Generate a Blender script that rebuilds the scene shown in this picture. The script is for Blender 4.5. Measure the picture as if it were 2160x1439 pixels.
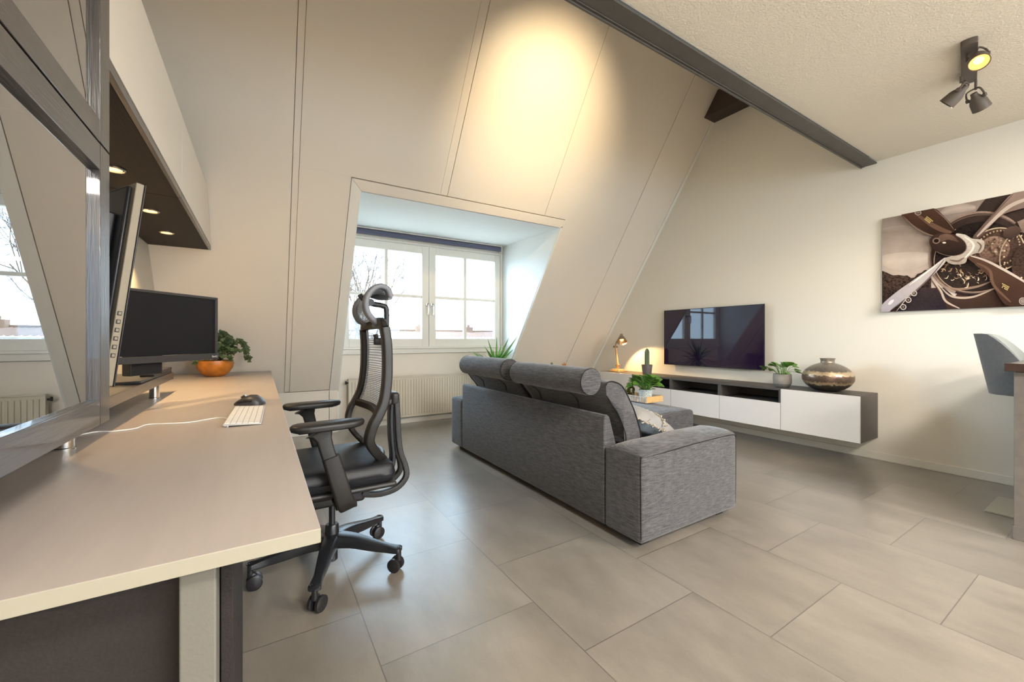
import bpy, bmesh, math, random
from mathutils import Vector, Matrix
random.seed(7)
for o in list(bpy.data.objects): bpy.data.objects.remove(o)
SC = bpy.context.scene; COL = SC.collection
# ------------------------------------------------------------------ camera
F_PX = 850.0; TH = math.atan(530/F_PX); EYE = 1.03; HOR = 714.0
cam = bpy.data.objects.new('camera', bpy.data.cameras.new('camera')); COL.objects.link(cam)
cam.location = (0, 0, EYE); cam.rotation_euler = (math.pi/2, 0, -TH)
cam.data.sensor_width = 36; cam.data.lens = F_PX/2160*36; cam.data.shift_y = -5.5/2160
cam.data.clip_start = 0.02; cam.data.clip_end = 300
SC.camera = cam
# ------------------------------------------------------------------ colour management
SC.view_settings.view_transform = 'Standard'; SC.view_settings.look = 'None'
SC.view_settings.gamma = 1; SC.view_settings.use_curve_mapping = False
SC.view_settings.exposure = 1.14
# ------------------------------------------------------------------ daylight
W = bpy.data.worlds.new('sky'); SC.world = W; W.use_nodes = True
wn = W.node_tree; bgn = wn.nodes['Background']
bgn.inputs['Color'].default_value = (0.58, 0.79, 1.0, 1); bgn.inputs['Strength'].default_value = 3.6
def area(name, loc, rot, sx, sy, power, col, portal=False, spread=math.pi):
    l = bpy.data.lights.new(name, 'AREA'); l.shape = 'RECTANGLE'; l.size = sx; l.size_y = sy
    l.energy = power; l.color = col; l.spread = spread
    if portal: l.cycles.is_portal = True
    o = bpy.data.objects.new(name, l); COL.objects.link(o); o.location = loc; o.rotation_euler = rot
    return o
area('front_window_portal', (1.785, 4.96, 1.55), (math.radians(-90), 0, 0), 2.0, 1.3, 1, (1, 1, 1), True)
area('added_rear_window_portal', (2.2, -3.66, 1.5), (math.radians(90), 0, 0), 3.6, 1.5, 1, (1, 1, 1), True)  # sky portal for the rear opening added as a fill source
sl = bpy.data.lights.new('hazy_sun', 'SUN'); sl.energy = 7.0; sl.angle = math.radians(55); sl.color = (0.62, 0.81, 1.0)
so = bpy.data.objects.new('hazy_sun', sl); COL.objects.link(so); so.rotation_euler = Vector((0.35, -0.78, -0.42)).to_track_quat('-Z', 'Y').to_euler()
FILL_SPOTS = [((0.9, -1.2, 2.5), 46), ((3.2, -1.4, 2.5), 50), ((0.9, -2.9, 2.5), 60), ((3.2, -2.9, 2.5), 60)]  # unseen fill lights, added behind the camera to brighten the room
for i, (p, e) in enumerate(FILL_SPOTS):
    area('added_fill_light', p, (0, 0, 0), 0.55, 0.55, e, (1.0, 0.93, 0.86))
# ------------------------------------------------------------------ pixel -> place helpers (a ray of the photograph cut with a real plane)
S_, C_ = math.sin(TH), math.cos(TH)
def ray(px, py):
    u = (px-1080)/F_PX; return (S_+u*C_, C_-u*S_, (HOR-py)/F_PX)
def onX(px, py, c):
    a = ray(px, py); t = c/a[0]; return Vector((c, a[1]*t, EYE+a[2]*t))
def onY(px, py, c):
    a = ray(px, py); t = c/a[1]; return Vector((a[0]*t, c, EYE+a[2]*t))
def onZ(px, py, c):
    a = ray(px, py); t = (c-EYE)/a[2]; return Vector((a[0]*t, a[1]*t, c))
def rgb(r, g, b):
    f = lambda v: ((v/255+0.055)/1.055)**2.4 if v > 10 else v/255/12.92
    return (f(r), f(g), f(b), 1)
# ------------------------------------------------------------------ materials
def mat(name, col, rough=0.5, metal=0.0, spec=0.5, bump=0.0, bscale=50, vary=0.0, vscale=4, stretch=None, emit=None, estr=0, coat=0, sheen=0, trans=0, ior=1.45, alpha=1):
    m = bpy.data.materials.new(name); m.use_nodes = True; nt = m.node_tree; N = nt.nodes; L = nt.links
    p = N['Principled BSDF']
    p.inputs['Base Color'].default_value = col; p.inputs['Roughness'].default_value = rough
    p.inputs['Metallic'].default_value = metal; p.inputs['Specular IOR Level'].default_value = spec
    p.inputs['Coat Weight'].default_value = coat; p.inputs['Sheen Weight'].default_value = sheen
    p.inputs['Transmission Weight'].default_value = trans; p.inputs['IOR'].default_value = ior
    if emit: p.inputs['Emission Color'].default_value = emit; p.inputs['Emission Strength'].default_value = estr
    tc = N.new('ShaderNodeTexCoord'); mp = N.new('ShaderNodeMapping'); L.new(tc.outputs['Object'], mp.inputs[0])
    if stretch: mp.inputs['Scale'].default_value = stretch
    if vary:
        n = N.new('ShaderNodeTexNoise'); n.inputs['Scale'].default_value = vscale; n.inputs['Detail'].default_value = 6
        L.new(mp.outputs[0], n.inputs[0]); mr = N.new('ShaderNodeMapRange')
        mr.inputs[1].default_value = 0.3; mr.inputs[2].default_value = 0.7
        mr.inputs[3].default_value = 1-vary; mr.inputs[4].default_value = 1+vary; L.new(n.outputs[0], mr.inputs[0])
        mx = N.new('ShaderNodeVectorMath'); mx.operation = 'SCALE'; mx.inputs[0].default_value = col[:3]
        L.new(mr.outputs[0], mx.inputs['Scale']); L.new(mx.outputs[0], p.inputs['Base Color'])
    if bump:
        n2 = N.new('ShaderNodeTexNoise'); n2.inputs['Scale'].default_value = bscale; n2.inputs['Detail'].default_value = 3
        L.new(mp.outputs[0], n2.inputs[0]); b = N.new('ShaderNodeBump'); b.inputs['Strength'].default_value = bump
        b.inputs['Distance'].default_value = 0.004
        L.new(n2.outputs[0], b.inputs['Height']); L.new(b.outputs[0], p.inputs['Normal'])
    return m
M = {}
M['slope'] = mat('cream_roof_panel', rgb(228, 218, 203), 0.42, bump=0.05, bscale=30)
M['groove'] = mat('panel_gap', rgb(196, 186, 168), 0.9)
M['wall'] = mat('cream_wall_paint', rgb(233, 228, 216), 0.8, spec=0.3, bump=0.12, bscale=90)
M['wallL'] = mat('shaded_cream_wall_paint', rgb(205, 198, 184), 0.8, spec=0.3, bump=0.12, bscale=90)  # same cream paint as the right wall, darkened to carry its shade
M['reveal'] = mat('white_dormer_paint', rgb(232, 233, 231), 0.7, spec=0.3, bump=0.08, bscale=40)
M['ceil'] = mat('sprayed_ceiling_plaster', rgb(228, 219, 202), 0.9, spec=0.2, bump=0.9, bscale=110)
M['trim'] = mat('white_satin_paint', rgb(232, 228, 217), 0.38, spec=0.5)
M['winpaint'] = mat('off_white_window_paint', rgb(224, 219, 208), 0.4, spec=0.5)
M['steel'] = mat('anthracite_painted_steel', rgb(86, 82, 76), 0.5, bump=0.25, bscale=45, vary=0.08, vscale=9)
M['beamwood'] = mat('dark_brown_beam_paint', rgb(70, 58, 50), 0.6, bump=0.3, bscale=25)
M['desk'] = mat('taupe_laminate', rgb(172, 162, 154), 0.36, spec=0.45, bump=0.05, bscale=200, vary=0.03, vscale=3, stretch=(14, 1, 1))
M['deskedge'] = mat('cream_laminate_edge', rgb(148, 143, 127), 0.45)
M['darkwood'] = mat('black_brown_wood_foil', rgb(52, 46, 44), 0.3, spec=0.9, coat=0.35, bump=0.25, bscale=18, vary=0.16, vscale=14, stretch=(12, 0.6, 12))
M['darkwoodv'] = mat('black_brown_upright_foil', rgb(52, 46, 44), 0.3, spec=0.9, coat=0.35, bump=0.25, bscale=18, vary=0.16, vscale=14, stretch=(12, 12, 0.6))
M['greige'] = mat('light_grey_post_enamel', rgb(104, 101, 93), 0.6, bump=0.2, bscale=120)
M['tvcab'] = mat('grey_brown_ash_foil', rgb(80, 75, 72), 0.45, bump=0.2, bscale=20, vary=0.12, vscale=12, stretch=(12, 0.6, 12))
M['whitefront'] = mat('white_lacquer_front', rgb(226, 222, 218), 0.35)
M['darkmatte'] = mat('matt_black_brown_foil', rgb(44, 39, 37), 0.6, spec=0.25, bump=0.2, bscale=18, vary=0.12, vscale=14, stretch=(12, 0.6, 12))
M['creamfront'] = mat('white_cabinet_front', rgb(228, 219, 205), 0.38)
M['black'] = mat('black_plastic', rgb(34, 33, 35), 0.36, spec=0.5, bump=0.08, bscale=300)
M['chairblk'] = mat('charcoal_nylon', rgb(36, 34, 33), 0.42, spec=0.5, bump=0.1, bscale=260)
M['chairmet'] = mat('black_aluminium_base', rgb(32, 33, 36), 0.28, spec=0.7, bump=0.05, bscale=200)
M['leather'] = mat('black_seat_fabric', rgb(24, 26, 31), 0.42, spec=0.45, bump=0.2, bscale=420)
M['headgrey'] = mat('mid_grey_headrest_plastic', rgb(112, 114, 120), 0.45)
M['mesh'] = mat('flare_paled_mesh_thread', rgb(184, 190, 198), 0.5)  # thread colour lightened to hold the window flare on the mesh
M['chrome'] = mat('brushed_steel', rgb(200, 196, 190), 0.2, metal=1)
M['screen'] = mat('matt_monitor_panel', rgb(28, 27, 30), 0.38, spec=0.35)
M['bezel'] = mat('dark_grey_bezel', rgb(64, 62, 62), 0.4)
M['monside'] = mat('bronze_grey_monitor_edge', rgb(134, 124, 106), 0.4)
M['tvglass'] = mat('glossy_tv_panel', rgb(30, 14, 46), 0.02, spec=0.9)
M['bowl'] = mat('burnt_orange_glaze', rgb(178, 108, 34), 0.35, spec=0.6, vary=0.3, vscale=20)
M['soil'] = mat('potting_soil', rgb(52, 40, 30), 0.95, bump=0.6, bscale=60)
M['ivy'] = mat('dark_ivy_green', rgb(64, 84, 50), 0.45, vary=0.35, vscale=18)
M['leaf'] = mat('fresh_leaf_green', rgb(92, 136, 52), 0.35, vary=0.3, vscale=16)
M['yucca'] = mat('yucca_green', rgb(78, 136, 48), 0.4, vary=0.35, vscale=10)
M['cactus'] = mat('cactus_green', rgb(104, 120, 96), 0.6, bump=0.3, bscale=120, vary=0.15, vscale=40)
M['bark'] = mat('plant_bark', rgb(120, 96, 70), 0.9, bump=0.6, bscale=40)
M['greypot'] = mat('grey_glazed_pot', rgb(116, 108, 108), 0.22, spec=0.6, vary=0.1, vscale=20)
M['concrete'] = mat('concrete_pot', rgb(150, 146, 140), 0.75, vary=0.15, vscale=14, bump=0.3, bscale=80)
M['concrete2'] = mat('dark_concrete_base_band', rgb(118, 118, 116), 0.75, vary=0.15, vscale=14, bump=0.3, bscale=80)
M['blond'] = mat('blond_lamp_wood', rgb(206, 166, 116), 0.5, vary=0.12, vscale=10, stretch=(1, 1, 8))
M['pine'] = mat('pale_pine_crate', rgb(222, 178, 116), 0.6, vary=0.18, vscale=24, stretch=(1, 10, 10))
M['slatwood'] = mat('whitewashed_slats', rgb(206, 192, 176), 0.7, vary=0.25, vscale=30)
M['lampmetal'] = mat('aged_zinc_shade', rgb(150, 134, 112), 0.4, metal=0.7, vary=0.15, vscale=20)
M['island'] = mat('grey_concrete_laminate', rgb(112, 105, 98), 0.5, vary=0.12, vscale=20, bump=0.1)
M['islandtop'] = mat('dark_brown_worktop', rgb(62, 46, 40), 0.25, vary=0.2, vscale=14)
M['stoolfab'] = mat('blue_grey_velvet', rgb(92, 94, 95), 0.85, sheen=0.3, bump=0.3, bscale=400, vary=0.1, vscale=60)
M['stoolin'] = mat('light_grey_velvet', rgb(150, 153, 148), 0.85, sheen=0.3, bump=0.3, bscale=400)
M['radiator'] = mat('cream_radiator_enamel', rgb(214, 206, 188), 0.35)
M['blind'] = mat('slate_blue_blind_fabric', rgb(92, 92, 112), 0.8)
M['spotblk'] = mat('dark_spotlight_metal', rgb(92, 82, 74), 0.5, bump=0.1)
M['silver'] = mat('pale_aluminium', rgb(186, 184, 180), 0.4, metal=0.3)
M['white'] = mat('white_plastic', rgb(226, 225, 221), 0.35)
M['pillow'] = mat('pale_grey_linen', rgb(140, 138, 135), 0.9, sheen=0.1, bump=0.5, bscale=60, vary=0.1, vscale=12)
M['fringe'] = mat('cream_cotton_fringe', rgb(196, 186, 168), 0.95)
M['pillowdk'] = mat('grey_denim_back', rgb(112, 120, 126), 0.9, bump=0.4, bscale=80, vary=0.2, vscale=10)
M['piping'] = mat('black_piping', rgb(24, 22, 22), 0.8)
M['brick'] = mat('pale_chimney_brick', rgb(120, 92, 76), 0.9)
M['terracotta'] = mat('terracotta', rgb(190, 118, 70), 0.8)
M['rooftile'] = mat('red_brown_roof_tile', rgb(104, 76, 62), 0.9, vary=0.15, vscale=3)
M['render'] = mat('white_house_render', rgb(150, 146, 140), 0.9)
M['birch'] = mat('pale_birch_twig', rgb(96, 76, 62), 0.9)
M['pavement'] = mat('street_paving', rgb(206, 196, 180), 0.9)
M['warmglow'] = mat('warm_lamp_glass', rgb(255, 214, 150), 0.4, emit=(1, 0.56, 0.2, 1), estr=1.5)
M['reflector'] = mat('lit_spot_reflector', rgb(230, 180, 110), 0.3, metal=0.6, emit=(1, 0.6, 0.22, 1), estr=0.35)
def fabric(name, col, streak=0.35, axis='X'):
    m = mat(name, col, 0.92, spec=0.2, sheen=0.25); nt = m.node_tree; N = nt.nodes; L = nt.links; p = N['Principled BSDF']
    tc = N.new('ShaderNodeTexCoord')
    def nz(scale, sc, det=2):
        mp = N.new('ShaderNodeMapping'); mp.inputs['Scale'].default_value = sc; L.new(tc.outputs['Object'], mp.inputs[0])
        n = N.new('ShaderNodeTexNoise'); n.inputs['Scale'].default_value = scale; n.inputs['Detail'].default_value = det
        L.new(mp.outputs[0], n.inputs[0]); return n.outputs[0]
    a = nz(60, (0.35, 0.35, 7) if axis == 'X' else (7, 0.3, 7)); b = nz(260, (1, 1, 1)); c = nz(70, (6, 6, 0.4), 1)
    def mth(op, x, y):
        q = N.new('ShaderNodeMath'); q.operation = op
        for i, v in enumerate((x, y)):
            if isinstance(v, (int, float)): q.inputs[i].default_value = v
            else: L.new(v, q.inputs[i])
        return q.outputs[0]
    s = mth('ADD', mth('MULTIPLY', a, 0.6), mth('ADD', mth('MULTIPLY', b, 0.2), mth('MULTIPLY', c, 0.2)))
    mr = N.new('ShaderNodeMapRange'); mr.inputs[1].default_value = 0.38; mr.inputs[2].default_value = 0.66
    mr.inputs[3].default_value = 1-streak; mr.inputs[4].default_value = 1+streak*2.2; L.new(s, mr.inputs[0])
    v = N.new('ShaderNodeVectorMath'); v.operation = 'SCALE'; v.inputs[0].default_value = col[:3]
    L.new(mr.outputs[0], v.inputs['Scale']); L.new(v.outputs[0], p.inputs['Base Color'])
    bp = N.new('ShaderNodeBump'); bp.inputs['Strength'].default_value = 0.35; bp.inputs['Distance'].default_value = 0.003
    L.new(s, bp.inputs['Height']); L.new(bp.outputs[0], p.inputs['Normal'])
    return m
M['sofa'] = fabric('charcoal_melange_upholstery', rgb(70, 69, 71), 0.5)
# floor: square vinyl tiles laid half-bond
def floor_mat():
    m = mat('grey_stone_vinyl_tile', rgb(140, 130, 120), 0.3, spec=1.0, coat=0.7); nt = m.node_tree; N = nt.nodes; L = nt.links; p = N['Principled BSDF']
    tc = N.new('ShaderNodeTexCoord'); sp = N.new('ShaderNodeSeparateXYZ'); L.new(tc.outputs['Object'], sp.inputs[0])
    def mth(op, x, y=0.0, z=None):
        q = N.new('ShaderNodeMath'); q.operation = op
        for i, v in enumerate((x, y) if z is None else (x, y, z)):
            if isinstance(v, (int, float)): q.inputs[i].default_value = v
            else: L.new(v, q.inputs[i])
        return q.outputs[0]
    T = 0.585
    cx = mth('DIVIDE', mth('SUBTRACT', sp.outputs[0], 0.32), T); col = mth('FLOOR', cx); fx = mth('SUBTRACT', cx, col)
    cy = mth('ADD', mth('DIVIDE', mth('SUBTRACT', sp.outputs[1], 1.292), T), mth('MULTIPLY', col, 0.5))
    row = mth('FLOOR', cy); fy = mth('SUBTRACT', cy, row)
    ex = mth('MINIMUM', fx, mth('SUBTRACT', 1.0, fx)); ey = mth('MINIMUM', fy, mth('SUBTRACT', 1.0, fy))
    e = mth('MINIMUM', ex, ey); line = mth('LESS_THAN', e, 0.0032)
    p.inputs['Coat Roughness'].default_value = 0.3
    cb = N.new('ShaderNodeCombineXYZ'); L.new(col, cb.inputs[0]); L.new(row, cb.inputs[1])
    wnz = N.new('ShaderNodeTexWhiteNoise'); L.new(cb.outputs[0], wnz.inputs[0])
    off = N.new('ShaderNodeVectorMath'); off.operation = 'SCALE'; L.new(wnz.outputs['Color'], off.inputs[0]); off.inputs['Scale'].default_value = 30
    ad = N.new('ShaderNodeVectorMath'); ad.operation = 'ADD'; L.new(tc.outputs['Object'], ad.inputs[0]); L.new(off.outputs[0], ad.inputs[1])
    mp = N.new('ShaderNodeMapping'); mp.inputs['Scale'].default_value = (1.0, 0.4, 1); L.new(ad.outputs[0], mp.inputs[0])
    n1 = N.new('ShaderNodeTexNoise'); n1.inputs['Scale'].default_value = 4.5; n1.inputs['Detail'].default_value = 9; n1.inputs['Roughness'].default_value = 0.68
    L.new(mp.outputs[0], n1.inputs[0])
    n2 = N.new('ShaderNodeTexNoise'); n2.inputs['Scale'].default_value = 130; n2.inputs['Detail'].default_value = 2; L.new(tc.outputs['Object'], n2.inputs[0])
    val = mth('ADD', mth('MULTIPLY', mth('SUBTRACT', n1.outputs[0], 0.5), 1.15), mth('MULTIPLY', mth('SUBTRACT', n2.outputs[0], 0.5), 0.16))
    val = mth('ADD', val, mth('MULTIPLY', mth('SUBTRACT', wnz.outputs['Value'], 0.5), 0.20)); val = mth('ADD', val, 1.0)
    val = mth('MULTIPLY', val, mth('SUBTRACT', 1.0, mth('MULTIPLY', line, 0.5)))
    v = N.new('ShaderNodeVectorMath'); v.operation = 'SCALE'; v.inputs[0].default_value = rgb(129, 122, 112)[:3]
    L.new(val, v.inputs['Scale']); L.new(v.outputs[0], p.inputs['Base Color'])
    r = mth('ADD', 0.27, mth('MULTIPLY', n1.outputs[0], 0.10)); L.new(r, p.inputs['Roughness'])
    bp = N.new('ShaderNodeBump'); bp.inputs['Strength'].default_value = 0.25; bp.inputs['Distance'].default_value = 0.0012
    h = mth('SUBTRACT', mth('ADD', mth('MULTIPLY', n2.outputs[0], 0.35), mth('MULTIPLY', n1.outputs[0], 0.1)), mth('MULTIPLY', line, 1.0))
    L.new(h, bp.inputs['Height']); L.new(bp.outputs[0], p.inputs['Normal'])
    return m
M['floor'] = floor_mat()
def glass_mat(name, tint, refl, rough=0.0):
    m = bpy.data.materials.new(name); m.use_nodes = True; nt = m.node_tree; N = nt.nodes; L = nt.links; N.clear()
    o = N.new('ShaderNodeOutputMaterial'); t = N.new('ShaderNodeBsdfTransparent'); t.inputs[0].default_value = tint
    g = N.new('ShaderNodeBsdfGlossy'); g.inputs['Roughness'].default_value = rough; g.inputs[0].default_value = (1, 1, 1, 1)
    lw = N.new('ShaderNodeLayerWeight'); lw.inputs[0].default_value = 0.5
    mr = N.new('ShaderNodeMapRange'); mr.inputs[3].default_value = refl; mr.inputs[4].default_value = 1.0
    pw = N.new('ShaderNodeMath'); pw.operation = 'POWER'; pw.inputs[1].default_value = 3.0
    L.new(lw.outputs['Facing'], pw.inputs[0]); L.new(pw.outputs[0], mr.inputs[0])
    mx = N.new('ShaderNodeMixShader'); L.new(mr.outputs[0], mx.inputs[0]); L.new(t.outputs[0], mx.inputs[1]); L.new(g.outputs[0], mx.inputs[2])
    L.new(mx.outputs[0], o.inputs[0]); return m
M['pane'] = glass_mat('clear_window_glass', (0.96, 0.98, 0.98, 1), 0.05)
M['smoked'] = glass_mat('smoked_cabinet_glass', (0.30, 0.29, 0.27, 1), 0.30, 0.0)
M['jarglass'] = glass_mat('olive_jar_glass', (0.55, 0.55, 0.32, 1), 0.08)
# vase: mercury silver with rough gilded bands
def vase_mat():
    m = mat('antiqued_silver_glass', rgb(150, 140, 125), 0.3, metal=0.55); nt = m.node_tree; N = nt.nodes; L = nt.links; p = N['Principled BSDF']
    tc = N.new('ShaderNodeTexCoord'); sp = N.new('ShaderNodeSeparateXYZ'); L.new(tc.outputs['Object'], sp.inputs[0])
    n = N.new('ShaderNodeTexNoise'); n.inputs['Scale'].default_value = 34; n.inputs['Detail'].default_value = 6; L.new(tc.outputs['Object'], n.inputs[0])
    ad = N.new('ShaderNodeMath'); ad.operation = 'MULTIPLY_ADD'; L.new(n.outputs[0], ad.inputs[0]); ad.inputs[1].default_value = 0.05; L.new(sp.outputs[2], ad.inputs[2])
    mr = N.new('ShaderNodeMapRange'); mr.inputs[1].default_value = 0.0; mr.inputs[2].default_value = 0.29; L.new(ad.outputs[0], mr.inputs[0])
    cr = N.new('ShaderNodeValToRGB'); cr.color_ramp.interpolation = 'LINEAR'; e = cr.color_ramp.elements
    e[0].position = 0; e[0].color = rgb(70, 65, 60); e[1].position = 1; e[1].color = rgb(150, 142, 130)
    for pos, c in ((0.29, rgb(84, 78, 70)), (0.32, rgb(178, 160, 130)), (0.37, rgb(170, 150, 122)), (0.40, rgb(104, 86, 74)), (0.57, rgb(112, 92, 80)), (0.60, rgb(196, 178, 148)), (0.68, rgb(188, 168, 140)), (0.71, rgb(112, 106, 98))):
        q = e.new(pos); q.color = c
    L.new(mr.outputs[0], cr.inputs[0]); L.new(cr.outputs[0], p.inputs['Base Color'])
    n3 = N.new('ShaderNodeTexNoise'); n3.inputs['Scale'].default_value = 70; L.new(tc.outputs['Object'], n3.inputs[0])
    mr2 = N.new('ShaderNodeMapRange'); mr2.inputs[3].default_value = 0.16; mr2.inputs[4].default_value = 0.5; L.new(n3.outputs[0], mr2.inputs[0]); L.new(mr2.outputs[0], p.inputs['Roughness'])
    return m
M['vase'] = vase_mat()
def speckle_mat():
    m = mat('blue_speckled_glaze', rgb(190, 205, 208), 0.25); nt = m.node_tree; N = nt.nodes; L = nt.links; p = N['Principled BSDF']
    tc = N.new('ShaderNodeTexCoord'); v = N.new('ShaderNodeTexVoronoi'); v.inputs['Scale'].default_value = 120; L.new(tc.outputs['Object'], v.inputs[0])
    cr = N.new('ShaderNodeValToRGB'); e = cr.color_ramp.elements; e[0].color = rgb(90, 130, 150); e[0].position = 0.2; e[1].color = rgb(214, 222, 216); e[1].position = 0.55
    L.new(v.outputs['Distance'], cr.inputs[0]); L.new(cr.outputs[0], p.inputs['Base Color']); return m
M['speckle'] = speckle_mat()
# ------------------------------------------------------------------ object helpers
def BM(): return bmesh.new()
def box(bm, x0, x1, y0, y1, z0, z1):
    vs = [bm.verts.new(p) for p in ((x0,y0,z0),(x1,y0,z0),(x1,y1,z0),(x0,y1,z0),(x0,y0,z1),(x1,y0,z1),(x1,y1,z1),(x0,y1,z1))]
    for f in ((3,2,1,0),(4,5,6,7),(0,1,5,4),(1,2,6,5),(2,3,7,6),(3,0,4,7)): bm.faces.new([vs[i] for i in f])
    return bm
def hexa(bm, P):   # 8 corners: bottom ring then top ring
    vs = [bm.verts.new(p) for p in P]
    for f in ((3,2,1,0),(4,5,6,7),(0,1,5,4),(1,2,6,5),(2,3,7,6),(3,0,4,7)): bm.faces.new([vs[i] for i in f])
    return bm
def prism(bm, poly, axis, a, b):  # poly in the two other axes (cyclic order kept)
    def P(u, v, w): return {'x': (w, u, v), 'y': (u, w, v), 'z': (u, v, w)}[axis]
    A = [bm.verts.new(P(u, v, a)) for u, v in poly]; B = [bm.verts.new(P(u, v, b)) for u, v in poly]
    n = len(poly); bm.faces.new(A[::-1]); bm.faces.new(B)
    for i in range(n): bm.faces.new((A[i], A[(i+1) % n], B[(i+1) % n], B[i]))
    return bm
def lathe(bm, prof, c, seg=32, axis=(0, 0, 1), sc=(1, 1), cap=True):
    q = Vector((0, 0, 1)).rotation_difference(Vector(axis).normalized()); c = Vector(c); rings = []
    for r, z in prof:
        rings.append([bm.verts.new(c+q @ Vector((r*math.cos(2*math.pi*k/seg)*sc[0], r*math.sin(2*math.pi*k/seg)*sc[1], z))) for k in range(seg)])
    for a, b in zip(rings, rings[1:]):
        for k in range(seg): bm.faces.new((a[k], a[(k+1) % seg], b[(k+1) % seg], b[k]))
    if cap and prof[0][0] > 2e-4: bm.faces.new(rings[0][::-1])
    if cap and prof[-1][0] > 2e-4: bm.faces.new(rings[-1])
    return bm
def cyl(bm, a, b, r, r2=None, seg=20):
    a = Vector(a); b = Vector(b); L = (b-a).length; r2 = r if r2 is None else r2
    return lathe(bm, [(r, 0), (r2, L)], a, seg, b-a)
def spline(pts, n=6, closed=False):
    P = [Vector(p) for p in pts]; out = []; m = len(P)
    for i in range(m if closed else m-1):
        if closed: p0, p1, p2, p3 = P[(i-1) % m], P[i], P[(i+1) % m], P[(i+2) % m]
        else: p0, p1, p2, p3 = P[max(i-1, 0)], P[i], P[i+1], P[min(i+2, m-1)]
        for k in range(n):
            t = k/n; out.append(0.5*((2*p1)+(p2-p0)*t+(2*p0-5*p1+4*p2-p3)*t*t+(3*p1-p0-3*p2+p3)*t**3))
    if not closed: out.append(P[-1])
    return out
def sweep(bm, pts, sec, side=None, closed=False, scale=None):
    """sweep a 2-D section (list of (u,v)) along pts; side = fixed reference vector for u"""
    n = len(pts); rings = []
    ref = Vector(side) if side is not None else None
    for i, p in enumerate(pts):
        a = pts[(i-1) % n] if (closed or i > 0) else pts[0]; b = pts[(i+1) % n] if (closed or i < n-1) else pts[-1]
        t = (b-a).normalized()
        r = ref if ref is not None else (Vector((0, 0, 1)) if abs(t.z) < 0.9 else Vector((1, 0, 0)))
        v = t.cross(r).normalized(); u = v.cross(t).normalized()
        if side is not None and u.dot(r) < 0: u = -u
        s = scale[i] if scale else 1
        s = s if isinstance(s, tuple) else (s, s)
        rings.append([bm.verts.new(p+u*(x*s[0])+v*(y*s[1])) for x, y in sec])
    m = len(sec)
    for i in range(n if closed else n-1):
        A, B = rings[i], rings[(i+1) % n]
        for k in range(m): bm.faces.new((A[k], A[(k+1) % m], B[(k+1) % m], B[k]))
    if not closed: bm.faces.new(rings[0][::-1]); bm.faces.new(rings[-1])
    return bm
def circ(r, n=8, ry=None): return [(r*math.cos(2*math.pi*k/n), (ry or r)*math.sin(2*math.pi*k/n)) for k in range(n)]
def rrect(a, b, r, n=3):
    out = []
    for cx, cy, s in ((a-r, b-r, 0), (-a+r, b-r, 1), (-a+r, -b+r, 2), (a-r, -b+r, 3)):
        for k in range(n+1):
            t = math.pi/2*(s+k/n); out.append((cx+r*math.cos(t), cy+r*math.sin(t)))
    return out
def tube(bm, pts, r, n=8, closed=False, scale=None): return sweep(bm, [Vector(p) for p in pts], circ(r, n), None, closed, scale)
def puff(bm, x0, x1, y0, y1, z0, z1, r=0.03, bulge=(0, 0, 0), n=12, top=None):
    """rounded, slightly inflated block. bulge per axis; top(x,y) extra height at the top"""
    t = bmesh.new(); bmesh.ops.create_cube(t, size=2); bmesh.ops.subdivide_edges(t, edges=t.edges[:], cuts=n, use_grid_fill=True)
    c = Vector(((x0+x1)/2, (y0+y1)/2, (z0+z1)/2)); h = Vector(((x1-x0)/2, (y1-y0)/2, (z1-z0)/2))
    rr = min(r, h.x, h.y, h.z)
    def sm(u, hh):   # concentrate rows at the rounded rims
        k = rr/hh; s = 1-2/(n+1)*2
        a = abs(u)
        if a > s: v = (1-k)+(a-s)/(1-s)*k
        else: v = a/s*(1-k)
        return math.copysign(v, u)
    idx = {}
    for v in t.verts:
        q = Vector((sm(v.co.x, h.x)*h.x, sm(v.co.y, h.y)*h.y, sm(v.co.z, h.z)*h.z)); u = v.co.copy()
        inn = Vector([max(-h[i]+rr, min(h[i]-rr, q[i])) for i in range(3)]); d = q-inn
        if d.length > 1e-9: q = inn+d.normalized()*rr
        for i in range(3):
            j, k = (i+1) % 3, (i+2) % 3
            q[i] += math.copysign(bulge[i]*max(0, (1-(q[j]/h[j])**2))*max(0, (1-(q[k]/h[k])**2)), u[i]) * min(1, abs(u[i]))**3
        if top and u.z > 0.99: q.z += top(u.x, u.y)
        idx[v] = bm.verts.new(c+q)
    for f in t.faces: bm.faces.new([idx[v] for v in f.verts])
    t.free(); return bm
BASE = {}
def obj(name, bm, m, parent=None, bevel=0, smooth=True, seg=2, angle=35, mats=None):
    me = bpy.data.meshes.new(name); off = BASE.get(parent.name, Vector()) if parent else Vector()
    bmesh.ops.recalc_face_normals(bm, faces=bm.faces[:])
    if off.length: bmesh.ops.translate(bm, verts=bm.verts[:], vec=-off)
    bm.to_mesh(me); bm.free()
    o = bpy.data.objects.new(name, me); COL.objects.link(o)
    for x in (mats or [m]): me.materials.append(x)
    if parent: o.parent = parent; BASE[o.name] = off
    else: BASE[o.name] = Vector()
    if smooth:
        for p in me.polygons: p.use_smooth = True
        try: me.set_sharp_from_angle(angle=math.radians(angle))
        except Exception: pass
    if bevel:
        b = o.modifiers.new('bevel', 'BEVEL'); b.width = bevel; b.segments = seg; b.limit_method = 'ANGLE'; b.angle_limit = math.radians(40)
    return o
def thing(name, loc, label, cat, group=None):
    o = bpy.data.objects.new(name, None); COL.objects.link(o); o.location = loc; o.empty_display_size = 0.1
    BASE[o.name] = Vector(loc); o['label'] = label; o['category'] = cat
    if group: o['group'] = group
    return o
def tag(o, label, cat, group=None, kind=None):
    o['label'] = label; o['category'] = cat
    if group: o['group'] = group
    if kind: o['kind'] = kind
    return o
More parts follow.
